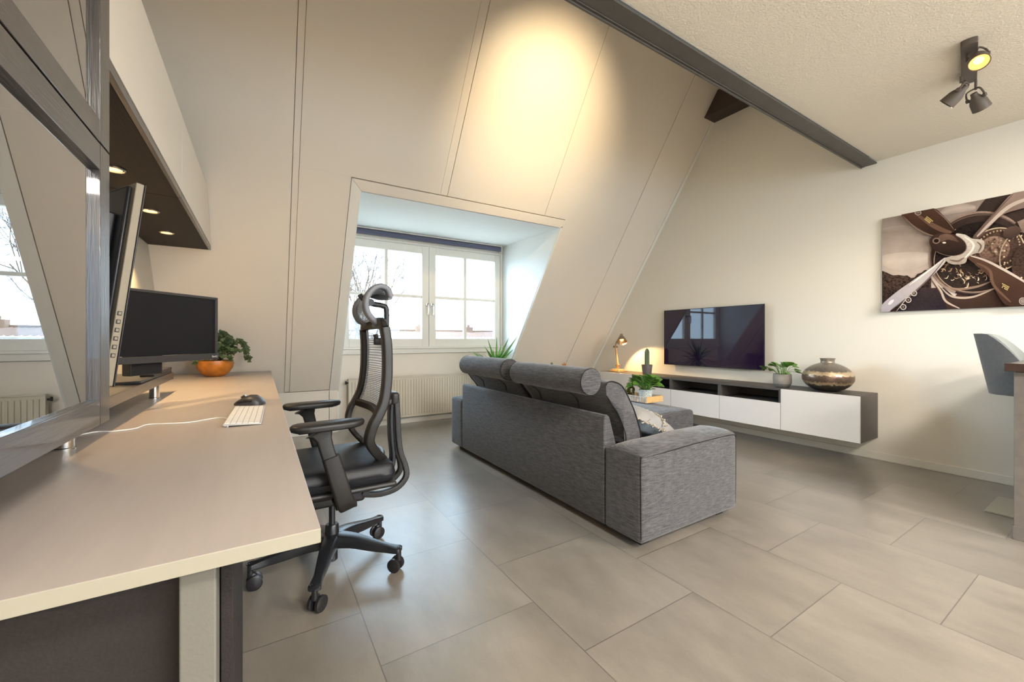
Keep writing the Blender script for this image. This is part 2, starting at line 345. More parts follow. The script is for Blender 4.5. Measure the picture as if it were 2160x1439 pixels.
def struct(name, bm, m, parent=None, **k):
    o = obj(name, bm, m, parent, **k)
    if not parent: o['kind'] = 'structure'
    return o
def bx(*a): return box(BM(), *a)
# ================================================================== ROOM
XL, XR, YK, YWIN = -0.705, 4.46, 4.785, 4.83
ZK = 7.577-1.487*YK; SY, SZ = 0.558, 0.830
def SL(x, s, d): return Vector((x, YK-SY*s-SZ*d, ZK+SZ*s-SY*d))      # slope surface: s up the slope, d into the room
def slab(bm, x0, x1, s0, s1, d0, d1):
    return hexa(bm, [SL(x0, s0, d0), SL(x1, s0, d0), SL(x1, s0, d1), SL(x0, s0, d1), SL(x0, s1, d0), SL(x1, s1, d0), SL(x1, s1, d1), SL(x0, s1, d1)])
ST = 4.62
DX0, DX1 = 0.72, 2.865
s_top = (2.278-ZK)/SZ
struct('floor', bx(XL-.1, XR+.1, -3.8, 5.0, -0.12, 0), M['floor'], smooth=False)
# wall on the right (television wall) and on the left, full height gables
def gable(x0, x1): return prism(BM(), [(-3.8, -0.1), (5.0, -0.1), (5.0, 0.30), (2.1, 4.60), (-3.8, 4.60)], 'x', x0, x1)
struct('wall_right', gable(XR, XR+.12), M['wall'], smooth=False)
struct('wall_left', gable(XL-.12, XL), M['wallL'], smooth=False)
# rear wall; its wide window opening is added to let in fill light
b = BM(); RY0, RY1 = -3.72, -3.6; WX0, WX1, WZ0, WZ1 = 0.4, 4.0, 0.75, 2.25
box(b, XL, WX0, RY0, RY1, 0, 2.6); box(b, WX1, XR, RY0, RY1, 0, 2.6); box(b, WX0, WX1, RY0, RY1, 0, WZ0); box(b, WX0, WX1, RY0, RY1, WZ1, 2.6)
struct('wall_rear', b, M['wall'], smooth=False)
b = BM()
for x in (WX0, WX0+1.18, WX0+2.36, WX1-.06): box(b, x, x+.06, -3.69, -3.62, WZ0, WZ1)
box(b, WX0, WX1, -3.69, -3.62, WZ0, WZ0+.06); box(b, WX0, WX1, -3.69, -3.62, WZ1-.06, WZ1)
struct('window_3', b, M['winpaint'], smooth=False)  # frame of the added rear window, out of view
# ceilings
struct('ceiling', bx(XL, XR, -3.72, 1.27, 2.54, 2.70), M['ceil'], smooth=False)
struct('wall_above_beam', bx(XL, XR, 1.30, 1.36, 2.70, 4.35), M['wall'], smooth=False)
struct('ceiling_attic', bx(XL, XR, 1.25, 2.30, 4.28, 4.36), M['wall'], smooth=False)
# sloping roof side: backing + panels
b = BM(); 
for (x0, x1, s0, s1) in ((XL, DX0-.004, 0, ST), (DX1+.004, XR, 0, ST), (DX0-.004, DX1+.004, s_top+.004, ST)): slab(b, x0, x1, s0, s1, -0.10, -0.022)
struct('wall_slope', b, M['groove'], smooth=False)
b = BM(); s_tt = (2.352-ZK)/SZ
for (x0, x1, s0, s1) in ((XL, .2035, 0, ST), (.2535, .6325, .012, s_tt+.008), (.2535, 1.4065, s_tt+.008, ST), (1.480, 2.600, s_tt+.008, ST), (2.604, 3.805, s_tt+.008, ST),
                         (2.890, 3.805, .012, s_tt+.008), (3.848, 4.413, .012, ST)): slab(b, x0, x1, s0, s1, -0.021, 0)
struct('wall_slope_panels', b, M['slope'], smooth=False, bevel=0.0015)
for i, (x0, x1, s0, s1) in enumerate(((.208, .252, .012, ST), (1.410, 1.478, s_tt+.008, ST), (3.808, 3.846, .012, ST), (4.416, XR, .0, ST))):
    struct('trim_%d' % (i+1), slab(BM(), x0, x1, s0, s1, -0.021, -0.006 if i < 3 else .006), M['trim'] if i == 3 else M['slope'], smooth=False, bevel=0.002)
# trim round the dormer opening, with mitred corner
b = BM()
hexa(b, [SL(.636, 0, -.021), SL(DX0, 0, -.021), SL(DX0, 0, .004), SL(.636, 0, .004), SL(.636, s_tt, -.021), SL(DX0, s_top, -.021), SL(DX0, s_top, .004), SL(.636, s_tt, .004)])
struct('trim_5', b, M['trim'], smooth=False, bevel=0.002)
b = BM()
hexa(b, [SL(DX0+.001, s_top, -.021), SL(DX1, s_top, -.021), SL(DX1, s_top, .004), SL(DX0+.001, s_top, .004), SL(.638, s_tt, -.021), SL(2.955, s_tt, -.021), SL(2.955, s_tt, .004), SL(.638, s_tt, .004)])
struct('trim_6', b, M['slope'], smooth=False, bevel=0.002)
struct('trim_7', slab(BM(), DX1, DX1+.022, 0, s_top, -.021, .007), M['trim'], smooth=False, bevel=0.002)
# knee wall with cap
b = BM(); box(b, XL, .630, YK, YK+.02, 0, ZK-.012); box(b, .636, DX0, YK, YK+.02, 0, ZK-.002); box(b, DX1, XR, YK, YK+.02, 0, ZK-.012)
struct('wall_knee', b, M['slope'], smooth=False, bevel=0.001)
for k_, (x0, x1) in enumerate(((XL, DX0-.002), (DX1+.002, XR))):
    struct('wall_knee_core', prism(BM(), [(YK+.021, 0), (4.97, 0), (4.97, .62), (4.735, .62), (YK+.021, .462)], 'x', x0, x1), M['groove'], smooth=False)
b = BM(); box(b, XL, .634, YK-.005, YK, ZK-.014, ZK+.003)
struct('trim_8', b, M['slope'], smooth=False, bevel=0.002)
# dormer: lid, cheeks and window wall
struct('ceiling_dormer', prism(BM(), [(3.60, 2.282), (YWIN+.1, 2.30), (YWIN+.1, 2.42), (3.60, 2.42)], 'x', DX0-.05, DX1+.06), M['reveal'], smooth=False)
def cheek(x0, x1, xb0, xb1):
    b = BM(); poly = [(YWIN+.1, -.0), (YWIN+.1, 2.31), (3.57, 2.283)]
    pts = [(YK+.02, 0), (YWIN+.1, 0), (YWIN+.1, 2.305), (3.575, 2.283), (YK+.02, ZK-.02)]
    A = [b.verts.new((x0 + (xb0-x0)*(y-3.57)/(YWIN-3.57), y, z)) for y, z in pts]; B = [b.verts.new((x1, y, z)) for y, z in pts]
    n = len(pts); b.faces.new(A[::-1]); b.faces.new(B)
    for i in range(n): b.faces.new((A[i], A[(i+1) % n], B[(i+1) % n], B[i]))
    return b
struct('wall_dormer_right', cheek(DX1, DX1+.10, 2.850, 0), M['reveal'], smooth=False)
struct('wall_dormer_left', cheek(DX0, DX0-.08, .735, 0), M['reveal'], smooth=False)
WX = 1.785; WL, WR = 0.755, 2.815; WB, WT = 0.93, 2.172
b = BM(); box(b, DX0-.06, DX1+.04, YWIN+.02, YWIN+.10, 0, .86)
box(b, DX0-.06, WL, YWIN+.0, YWIN+.10, .86, 2.305); box(b, WR, DX1+.04, YWIN+.0, YWIN+.10, .86, 2.305); box(b, WL, WR, YWIN+.0, YWIN+.10, WT+.02, 2.305)
struct('wall_front', b, M['slope'], smooth=False)
b = BM(); box(b, .74, 2.85, YWIN-.030, YWIN+.06, .905, .93); box(b, .74, 2.85, YWIN-.012, YWIN+.02, .865, .905); box(b, .745, 2.848, YWIN-.020, YWIN+.02, .848, .866)
struct('trim_9', b, M['winpaint'], smooth=False, bevel=0.003)
b = BM(); box(b, WL, WR, YWIN-.012, YWIN+.02, WT+.004, WT+.030); box(b, WL-.03, WR+.03, YWIN-.006, YWIN+.02, WT+.034, 2.24)
box(b, WR+.002, 2.848, YWIN-.012, YWIN+.02, .93, WT+.03)
struct('trim_10', b, M['winpaint'], smooth=False, bevel=0.003)
def sash(n, x0, x1, gx0, gx1, mx):
    gz0, gz1, mz = 1.025, 2.083, 1.548
    b = BM(); y0, y1 = YWIN-.006, YWIN+.055
    box(b, x0, gx0, y0, y1, WB, WT); box(b, gx1, x1, y0, y1, WB, WT); box(b, gx0, gx1, y0, y1, WB, gz0); box(b, gx0, gx1, y0, y1, gz1, WT)
    o = struct('window_%d' % n, b, M['winpaint'], smooth=False, bevel=0.003)
    b = BM(); box(b, mx-.019, mx+.019, YWIN+.012, YWIN+.05, gz0, gz1); box(b, gx0, gx1, YWIN+.014, YWIN+.048, mz-.017, mz+.017)
    obj('glazing_bar', b, M['winpaint'], o, bevel=0.003, smooth=False)
    obj('glass_pane', bx(gx0-.004, gx1+.004, YWIN+.028, YWIN+.034, gz0-.004, gz1+.004), M['pane'], o, smooth=False)
    return o
w1 = sash(1, WL+.004, WX-.003, .845, 1.695, 1.262); w2 = sash(2, WX+.003, WR-.004, 1.875, 2.731, 2.292)
for w, hx in ((w1, 1.757), (w2, 1.822)):
    b = BM(); lathe(b, [(.017, 0), (.015, .016), (0, .02)], (hx, YWIN-.006, 1.452), 14, (0, -1, 0), (1, 1.6))
    tube(b, spline([(hx, YWIN-.02, 1.455), (hx, YWIN-.05, 1.458), (hx+.004, YWIN-.062, 1.43), (hx+.006, YWIN-.062, 1.36), (hx+.002, YWIN-.058, 1.325)], 5), .0085, 8)
    obj('window_handle', b, M['chrome'], w)
struct('baseboard_right', bx(XR-.014, XR, -3.6, 4.76, 0, .062), M['trim'], smooth=False, bevel=0.003)
struct('baseboard_front', bx(DX0+.02, DX1-.02, YWIN+.008, YWIN+.02, 0, .07), M['trim'], smooth=False, bevel=0.003)
b = BM(); box(b, XL, DX0-.004, YK-.012, YK, 0, .06); box(b, DX1+.004, XR, YK-.012, YK, 0, .06)
struct('baseboard_knee', b, M['trim'], smooth=False, bevel=0.003)
# blind
t = thing('roller_blind', (1.79, YWIN-.07, 2.22), 'slate blue roller blind rolled up above the dormer window', 'blind')
b = BM(); cyl(b, (.80, YWIN-.062, 2.247), (2.785, YWIN-.062, 2.247), .030, seg=20); obj('fabric_roll', b, M['blind'], t)
b = BM(); box(b, .78, 2.79, YWIN-.075, YWIN-.004, 2.281, 2.296); obj('mounting_rail', b, M['winpaint'], t, bevel=.002)
for x in (2.787, .779): obj('bracket', bx(x, x+.009, YWIN-.09, YWIN-.006, 2.21, 2.285), M['winpaint'], t, bevel=.002)
b = BM(); pts = [(2.775, YWIN-.06, 2.22), (2.77, YWIN-.05, 1.9), (2.768, YWIN-.045, 1.36)]; tube(b, spline(pts, 6), .0018, 6)
lathe(b, [(0.001, 0), (.007, .008), (.007, .05), (0.001, .06)], (2.768, YWIN-.045, 1.30), 8); obj('pull_chain', b, M['white'], t)
# steel beam at the edge of the flat ceiling
b = BM(); box(b, XL, XR-.005, 1.268, 1.378, 2.520, 2.532); box(b, XL, XR-.005, 1.318, 1.330, 2.532, 2.70); box(b, XL, XR-.005, 1.366, 1.378, 2.512, 2.520); box(b, XL, XR-.005, 1.352, 1.357, 2.516, 2.520)
tag(obj('steel_beam', b, M['steel'], bevel=.002), 'long anthracite steel beam along the edge of the flat ceiling', 'beam')
b = BM()
prism(b, [(1.38, 3.525), (2.72, 3.525), (2.56, 3.76), (1.38, 3.76)], 'x', 4.257, XR-.003)
tag(obj('timber_beam', b, M['beamwood'], bevel=.003), 'short dark brown timber beam high in the corner above the television wall', 'beam')
# radiator
RX0, RX1, RZ0, RZ1, RYF = .83, 2.74, .088, .575, 4.735
t = thing('panel_radiator', (1.79, 4.77, RZ0), 'cream ribbed panel radiator under the dormer window', 'radiator')
b = BM(); box(b, RX0, RX1, RYF+.006, RYF+.055, RZ0+.004, RZ1-.004); n = 56
for i in range(n):
    x = RX0+.02+(RX1-RX0-.04)*(i+.5)/n; hexa(b, [(x-.011, RYF+.008, RZ0+.03), (x+.011, RYF+.008, RZ0+.03), (x+.006, RYF-.003, RZ0+.036), (x-.006, RYF-.003, RZ0+.036), (x-.011, RYF+.008, RZ1-.03), (x+.011, RYF+.008, RZ1-.03), (x+.006, RYF-.003, RZ1-.036), (x-.006, RYF-.003, RZ1-.036)])
obj('ribbed_panel', b, M['radiator'], t, smooth=False)
b = BM(); box(b, RX0-.004, RX1+.004, RYF-.006, RYF+.06, RZ1-.004, RZ1+.006); obj('top_grille', b, M['radiator'], t, bevel=.002)
for x in (RX0-.006, RX1): obj('side_panel', bx(x, x+.006, RYF-.004, RYF+.058, RZ0, RZ1), M['radiator'], t, bevel=.001)
b = BM(); cyl(b, (RX0-.03, RYF+.03, RZ1-.04), (RX0, RYF+.03, RZ1-.04), .009); cyl(b, (RX0-.03, RYF+.03, RZ1-.055), (RX0-.03, RYF+.03, RZ1-.02), .008); obj('bleed_valve', b, M['chairblk'], t)
for x in (RX0+.3, RX1-.3): obj('wall_bracket', bx(x-.02, x+.02, RYF+.055, YWIN+.0195, RZ0+.1, RZ1-.1), M['radiator'], t)
# ================================================================== DESK SIDE
DZ = .714
t = thing('desk', (-.3, 2.6, 0), 'long taupe laminate desk along the left wall with cream edges', 'desk')
for y0, y1 in ((.737, 2.632), (2.634, 4.597)):
    b = BM(); box(b, XL+.002, .085, y0, y1, DZ-.024, DZ)
    me = obj('worktop', b, None, t, bevel=.0012, smooth=False, mats=[M['deskedge'], M['desk']])
    for p in me.data.polygons:
        if p.normal.z > .9: p.material_index = 1
b = BM(); box(b, -.104, -.0585, .775, .835, 0, DZ-.024); me = obj('post', b, M['greige'], t, bevel=.003)
for y in (2.60, 4.35): obj('post', bx(-.66, -.60, y, y+.06, 0, DZ-.024), M['greige'], t, bevel=.003)
t = thing('drawer_cabinet', (-.35, 1.05, 0), 'black-brown drawer cabinet under the near end of the desk', 'cabinet')
b = BM(); box(b, XL+.01, -.060, .84, 1.27, .0, .684); obj('body', b, M['darkmatte'], t, bevel=.0015)
for z0, z1 in ((.012, .42), (.424, .682)): 
    obj('drawer', bx(-.058, -.040,   .842, 1.268, z0, z1), M['darkmatte'], t, bevel=.0015)
# riser shelf on chrome legs
RF, RZ = -.44, .83
t = thing('riser_shelf', (-.57, 1.9, DZ), 'long black-brown riser shelf on short steel legs standing on the desk', 'shelf')
obj('board', bx(XL+.003, RF, .62, 3.10, .79, RZ), M['darkwood'], t, bevel=.001)
for y in (.75, 1.65, 2.80):
    for x in (-.475, -.66):
        b = BM(); cyl(b, (x, y, DZ), (x, y, .79), .0215, seg=28); lathe(b, [(.024, 0), (.024, .004), (.0215, .006)], (x, y, DZ), 28); obj('leg', b, M['chrome'], t)
# glass-door cabinets
def glass_cabinet(z0, z1, label, rail_b, rail_t):
    y0, y1, xf, xb = .742, 1.342, -.310, XL+.003
    t = thing('glass_door_cabinet', (-.52, 1.04, z0), label, 'cabinet', 'glass door cabinets at the left')
    b = BM(); box(b, xb, xf-.021, y0, y0+.018, z0, z1); box(b, xb, xf-.021, y1-.018, y1, z0, z1); box(b, xb, xf-.021, y0+.018, y1-.018, z0, z0+.018); box(b, xb, xf-.021, y0+.018, y1-.018, z1-.018, z1); box(b, xb, xb+.01, y0+.018, y1-.018, z0+.018, z1-.018)
    obj('body', b, M['darkwoodv'], t, smooth=False)
    obj('shelf', bx(xb+.01, xf-.05, y0+.018, y1-.018, (z0+z1)/2-.009, (z0+z1)/2+.009), M['darkwood'], t, bevel=.001)
    d = BM(); sw = .066; a0, a1 = xf-.019, xf
    box(d, a0, a1, y1-sw, y1-.001, z0+.001, z1-.001)
    do = obj('door', d, M['darkwoodv'], t, bevel=.0012); obj('door_stile', bx(a0, a1, y0+.001, y0+sw, z0+.001, z1-.001), M['darkwoodv'], do, bevel=.0012)
    obj('door_rail', bx(a0, a1-.0006, y0+sw+.0005, y1-sw-.0005, z0+.001, z0+rail_b), M['darkwood'], do, bevel=.0012)
    obj('door_rail', bx(a0, a1-.0006, y0+sw+.0005, y1-sw-.0005, z1-rail_t, z1-.001), M['darkwood'], do, bevel=.0012)
    obj('door_glass', bx(a0+.003, a0+.007, y0+sw-.004, y1-sw+.004, z0+rail_b-.004, z1-rail_t+.004), M['smoked'], do, smooth=False)
glass_cabinet(.832, 1.474, 'black-brown cabinet with a smoked glass door mirroring the window, standing on the riser shelf', .058, .060)
glass_cabinet(1.477, 2.119, 'upper black-brown glass door cabinet stacked on top of the lower one at the left edge', .052, .060)
# white wall cabinets with downlights
def wall_cab(y0, y1, cut, label):
    t = thing('wall_cabinet', (-.52, (y0+y1)/2, 1.72), label, 'cabinet', 'wall cabinets above the desk')
    def pr(x0, x1, z0, z1, e=0):
        p = [(y0+e, z0), ((7.577-z0)/1.487-.012 if cut else y1-e, z0), ((7.577-z1)/1.487-.012 if cut else y1-e, z1), (y0+e, z1)]
        return prism(BM(), p, 'x', x0, x1)
    obj('body', pr(XL+.003, -.347, 1.722, 2.13), M['darkmatte'], t, bevel=.001)
    obj('front_rail', pr(-.346, -.331, 1.722, 1.748, .0008), M['darkwood'], t, bevel=.001)
    obj('door', pr(-.346, -.329, 1.752, 2.13, .0008), M['creamfront'], t, bevel=.0012)
wall_cab(1.362, 2.545, False, 'white fronted wall cabinet with dark underside, half hidden behind the glass cabinet')
wall_cab(2.548, 3.93, True, 'white fronted wall cabinet with dark underside that ends against the sloping wall')
for (x, y), lab in zip(((-.509, 2.243), (-.505, 2.875), (-.518, 3.408)), ('behind the edge of the glass cabinet', 'beside the top of the tilted monitor', 'nearest to the sloping wall')):
    t = thing('cabinet_downlight', (x, y, 1.716), 'small glowing downlight under the wall cabinet, '+lab, 'light', 'cabinet downlights')
    b = BM(); lathe(b, [(.031, -.002), (.036, -.003), (.040, .001), (.040, .005), (.031, .0055), (.031, -.002)], (x, y, 1.7155), 28, cap=False); obj('rim', b, M['chrome'], t)
    b = BM(); lathe(b, [(0.001, -.003), (.020, -.0025), (.029, .001), (.029, .004)], (x, y, 1.7165), 24); obj('bulb', b, M['warmglow'], t)
    l = bpy.data.lights.new('downlight', 'SPOT'); l.energy = 18; l.color = (1, .66, .32); l.spot_size = math.radians(105); l.spot_blend = .6; l.shadow_soft_size = .03
    lo = bpy.data.objects.new('downlight', l); COL.objects.link(lo); lo.location = (x, y, 1.708)
# monitors
def frame_mat(o, u, v, w):
    return lambda a, b_, c: Vector(o)+Vector(u)*a+Vector(v)*b_+Vector(w)*c
def obox(bm, T, a0, a1, b0, b1, c0, c1):
    return hexa(bm, [T(a0, b0, c0), T(a1, b0, c0), T(a1, b1, c0), T(a0, b1, c0), T(a0, b0, c1), T(a1, b0, c1), T(a1, b1, c1), T(a0, b1, c1)])
A_ = Vector((.644, .765, 0)).normalized(); NW = Vector((.765, -.644, 0)).normalized(); UP = Vector((0, 0, 1))
o_ = Vector((-.196, 2.63, .921))-A_*.56
T = frame_mat(o_, A_, UP, NW)
t = thing('landscape_monitor', (o_.x+.15, o_.y+.2, RZ), 'black landscape monitor switched off at the far end of the riser shelf', 'monitor')
b = BM(); obox(b, T, .014, .546, .034, .309, -.030, -.004); obj('back_shell', b, M['black'], t, bevel=.004)
obj('screen', obox(BM(), T, .014, .545, .032, .310, -.006, .0005), M['screen'], t, smooth=False)
b = BM(); obox(b, T, 0, .56, 0, .030, -.020, .010); obox(b, T, 0, .56, .311, .323, -.020, .006); obox(b, T, 0, .013, .030, .311, -.020, .006); obox(b, T, .547, .56, .030, .311, -.020, .006)
obj('bezel', b, M['bezel'], t, bevel=.0015)
b = BM(); obox(b, T, .16, .30, -.055, .16, -.075, -.031); obj('stand_column', b, M['black'], t, bevel=.004)
b = BM(); box(b, -.62, -.446, 2.36, 3.085, RZ, RZ+.012); box(b, -.50, -.446, 2.62, 3.085, RZ+.012, RZ+.032); obj('stand_base', b, M['black'], t, bevel=.003)
# maker's lettering on the bezel
def text_obj(name, s, size, origin, u, v, m, parent, extr=.0003, sx=1.0):
    cu = bpy.data.curves.new(name, 'FONT'); cu.body = s; cu.size = size; cu.extrude = extr; cu.align_x = 'RIGHT'
    to = bpy.data.objects.new('tmp', cu); COL.objects.link(to); dg = bpy.context.evaluated_depsgraph_get()
    me = bpy.data.meshes.new_from_object(to.evaluated_get(dg)); bpy.data.objects.remove(to)
    u = Vector(u).normalized(); v = Vector(v).normalized(); w = u.cross(v); off = BASE[parent.name]
    R = Matrix((u*sx, v, w)).transposed()
    for q in me.vertices: q.co = Vector(origin)+R @ q.co-off
    me.materials.clear(); me.materials.append(m); oo = bpy.data.objects.new(name, me); COL.objects.link(oo); oo.parent = parent; BASE[oo.name] = off
    return oo
text_obj('lettering', 'BenQ', .014, T(.552, .011, .0107), A_, UP, M['white'], t)
# portrait monitor seen from behind and from its button side
U1 = Vector((-.54, .84, 0)).normalized(); V1 = Vector((.056, .035, .546)).normalized(); W1 = U1.cross(V1).normalized()
if W1.x < 0: W1 = -W1
T = frame_mat((-.330, 1.455, .904), U1, V1, W1)
t = thing('portrait_monitor', (-.50, 1.65, RZ), 'upright tilted monitor seen edge-on, with six buttons down its side', 'monitor')
obj('edge_frame', obox(BM(), T, 0, .335, 0, .556, -.018, .0), M['monside'], t, bevel=.002)
obj('bezel', obox(BM(), T, -.001, .336, -.001, .557, .0005, .004), M['black'], t, bevel=.001)
b = BM(); obox(b, T, .012, .323, .012, .545, -.030, -.0185); obox(b, T, .05, .285, .08, .47, -.052, -.030); obj('back_shell', b, M['black'], t, bevel=.006)
for i in range(6):
    z = .075+i*.0225; b = BM(); obox(b, T, -.0022, -.0002, z, z+.011, -.0145, -.0055)
    bb = obj('button', b, M['black'], t, bevel=.0006); 
    obj('button_cap', obox(BM(), T, -.0028, -.0016, z+.002, z+.009, -.0128, -.0072), M['monside'], bb)
b = BM(); obox(b, T, .12, .22, .20, .32, -.085, -.052); cyl(b, T(.17, .26, -.09), (-.55, 1.575, RZ+.01), .018); obj('stand_column', b, M['black'], t, bevel=.003)
obj('stand_base', bx(-.69, -.455, 1.47, 1.69, RZ, RZ+.012), M['black'], t, bevel=.004)
# keyboard
kb = thing('keyboard', (-.06, 1.95, DZ), 'thin white wired keyboard with a number pad on the desk', 'keyboard')
k0 = Vector((-.114, 1.745, 0)); ku = Vector((.998, -.035, 0)).normalized(); kv = Vector((-ku.y, ku.x, 0)); 
kw, kl = .116, .432
def KT(a, b_, c): return k0+ku*a+kv*b_+Vector((0, 0, DZ+c))
hexb = BM(); hexa(hexb, [KT(0, 0, .006), KT(kw, 0, .001), KT(kw, kl, .001), KT(0, kl, .006), KT(0, 0, .013), KT(kw, 0, .006), KT(kw, kl, .006), KT(0, kl, .013)])
obj('case', hexb, M['silver'], kb, bevel=.0015)
b = BM(); obox(b, KT, .004, .016, .001, .431, 0, .006); obj('rear_foot', b, M['white'], kb, bevel=.001)
b = BM(); obox(b, KT, .005, .014, -.0006, .0004, .0015, .0045); obj('usb_port', b, M['black'], kb)
b = BM(); rows = 6
for r in range(rows):
    a0 = .004+r*(kw-.008)/rows; a1 = a0+(kw-.008)/rows-.0022; c = .0132-.0072*((a0+a1)/2/kw)
    y = .004; cols = 22
    for cidx in range(cols):
        w = (kl-.008)/cols; s0 = y+cidx*w
        if r == 5 and 5 < cidx < 10: continue
        obox(b, KT, a0, a1, s0, s0+w-.0022, c-.001, c+.0020)
    if r == 5: obox(b, KT, a0, a1, y+6*(kl-.008)/cols, y+10*(kl-.008)/cols-.0022, c-.001, c+.0012)
obj('keys', b, M['white'], kb, smooth=False)
b = BM(); cp = [KT(0, .16, .006)]+[onZ(x, y, DZ+.0022) for x, y in ((455, 882), (400, 891), (350, 894), (310, 896), (285, 904), (240, 910), (180, 915))]+[Vector((-.60, 1.60, DZ+.0022))]
tube(b, spline(cp, 6), .0020, 6); obj('cable', b, M['white'], kb)
# mouse
b = BM(); mc = Vector((-.045, 2.295, DZ)); mu = Vector((.80, -.42, 0)).normalized(); mv = Vector((-mu.y, mu.x, 0))
rings = []; prof = [(-.064, .012, .004, .004), (-.058, .024, .014, 0), (-.045, .032, .024, 0), (-.02, .037, .038, 0), (.005, .040, .047, 0), (.028, .040, .046, 0), (.048, .034, .034, 0), (.060, .024, .018, 0), (.064, .010, .006, 0)]
for a, w, h, _ in prof:
    rg = []
    for k in range(13):
        th = math.pi*k/12; y = math.cos(th)*w; z = max(0, math.sin(th))**.65*h
        rg.append(b.verts.new(mc+mu*a+mv*y*(1+.12*(k < 4))+Vector((0, 0, z+.001))))
    rings.append(rg)
for A, B in zip(rings, rings[1:]):
    for k in range(12): b.faces.new((A[k], A[k+1], B[k+1], B[k]))
    b.faces.new((A[0], B[0], B[12], A[12]))
b.faces.new(rings[0]); b.faces.new(rings[-1][::-1])
mo = thing('computer_mouse', tuple(mc), 'black sculpted wireless mouse just beyond the keyboard', 'mouse')
obj('shell', b, M['bezel'], mo, angle=60)
b = BM(); tube(b, [mc+mu*(-.03)-mv*.012+Vector((0, 0, .036)), mc+mu*(-.012)-mv*.012+Vector((0, 0, .046))], .006, 8); obj('scroll_wheel', b, M['chrome'], mo)
b = BM(); tube(b, spline([mc+mu*x-mv*.040+Vector((0, 0, z)) for x, z in ((-.035, .016), (0, .024), (.03, .022))], 4), .0045, 8); obj('thumb_wheel', b, M['black'], mo)
# leaves ----------------------------------------------------------------
def leaf(bm, base, d, up, L, Wd, kind='oval', curl=.2, n=6):
    d = Vector(d).normalized(); s = d.cross(Vector(up)).normalized(); u = s.cross(d).normalized()
    prof = {'oval': lambda t: math.sin(math.pi*min(1, t**.8))**.7, 'blade': lambda t: (1-t)**.75*min(1, .55+t*4)}[kind]
    L0 = []; 
    for i in range(n+1):
        t = i/n; w = max(prof(t), 0.02)*Wd/2; c = base+d*(L*t*(1-.12*curl*t))-u*(curl*L*t*t*.6)
        L0.append((bm.verts.new(c-s*w+u*w*.25), bm.verts.new(c-u*w*.12), bm.verts.new(c+s*w+u*w*.25)))
    for a, b_ in zip(L0, L0[1:]): bm.faces.new((a[0], a[1], b_[1], b_[0])); bm.faces.new((a[1], a[2], b_[2], b_[1]))
def ivy_leaf(bm, c, d, up, R):
    d = Vector(d).normalized(); s = d.cross(Vector(up)).normalized(); u = s.cross(d).normalized()
    P = [(0, -.35), (.35, -.42), (.42, -.12), (.88, 0), (.45, .28), (.38, .52), (0, 1.0), (-.38, .52), (-.45, .28), (-.88, 0), (-.42, -.12), (-.35, -.42)]
    cv = bm.verts.new(c+d*R*.2-u*R*.10); vs = [bm.verts.new(c+s*(x*R)+d*(y*R)+u*(R*.12*(abs(x)))) for x, y in P]
    for i in range(len(vs)): bm.faces.new((cv, vs[i], vs[(i+1) % len(vs)]))
def rv(a=1): return Vector((random.uniform(-a, a), random.uniform(-a, a), random.uniform(-a, a)))
# ivy in an orange bowl
bc = Vector((-.322, 4.15, DZ)); t = thing('potted_ivy', tuple(bc), 'ivy in a burnt orange bowl at the far end of the desk', 'plant')
b = BM(); lathe(b, [(.055, 0), (.062, .002), (.098, .03), (.124, .07), (.132, .105), (.128, .133), (.122, .133), (.125, .105), (.115, .07), (0.001, .06)], bc, 40); obj('bowl', b, M['bowl'], t, angle=60)
b = BM(); lathe(b, [(0.001, .118), (.120, .116)], bc, 24); obj('soil', b, M['soil'], t)
b = BM(); stems = BM()
for i in range(34):
    a = random.uniform(-3.1, 3.1); r = random.uniform(.03, .21 if abs(a) < 1.5 else .12); h = random.uniform(.10, .25)*(1 if r < .13 else .8)
    e = bc+Vector((math.cos(a)*r, math.sin(a)*r*.8, .12+h)); end = e+Vector((math.cos(a)*.045, math.sin(a)*.03, -random.uniform(.02, .14)))
    pts = spline([bc+Vector((0, 0, .11)), bc+Vector((math.cos(a)*r*.5, math.sin(a)*r*.4, .11+h*.9)), e, end], 5); tube(stems, pts, .0015, 5)
    for p in pts[5:]:
        for _ in range(2): ivy_leaf(b, p+rv(.018), Vector((math.cos(a), math.sin(a), 0))+rv(.9)-Vector((0, 0, .35)), Vector((.35, -.7, .6))+rv(.5), random.uniform(.018, .032))
obj('stems', stems, M['bark'], t); obj('leaves', b, M['ivy'], t, smooth=False)
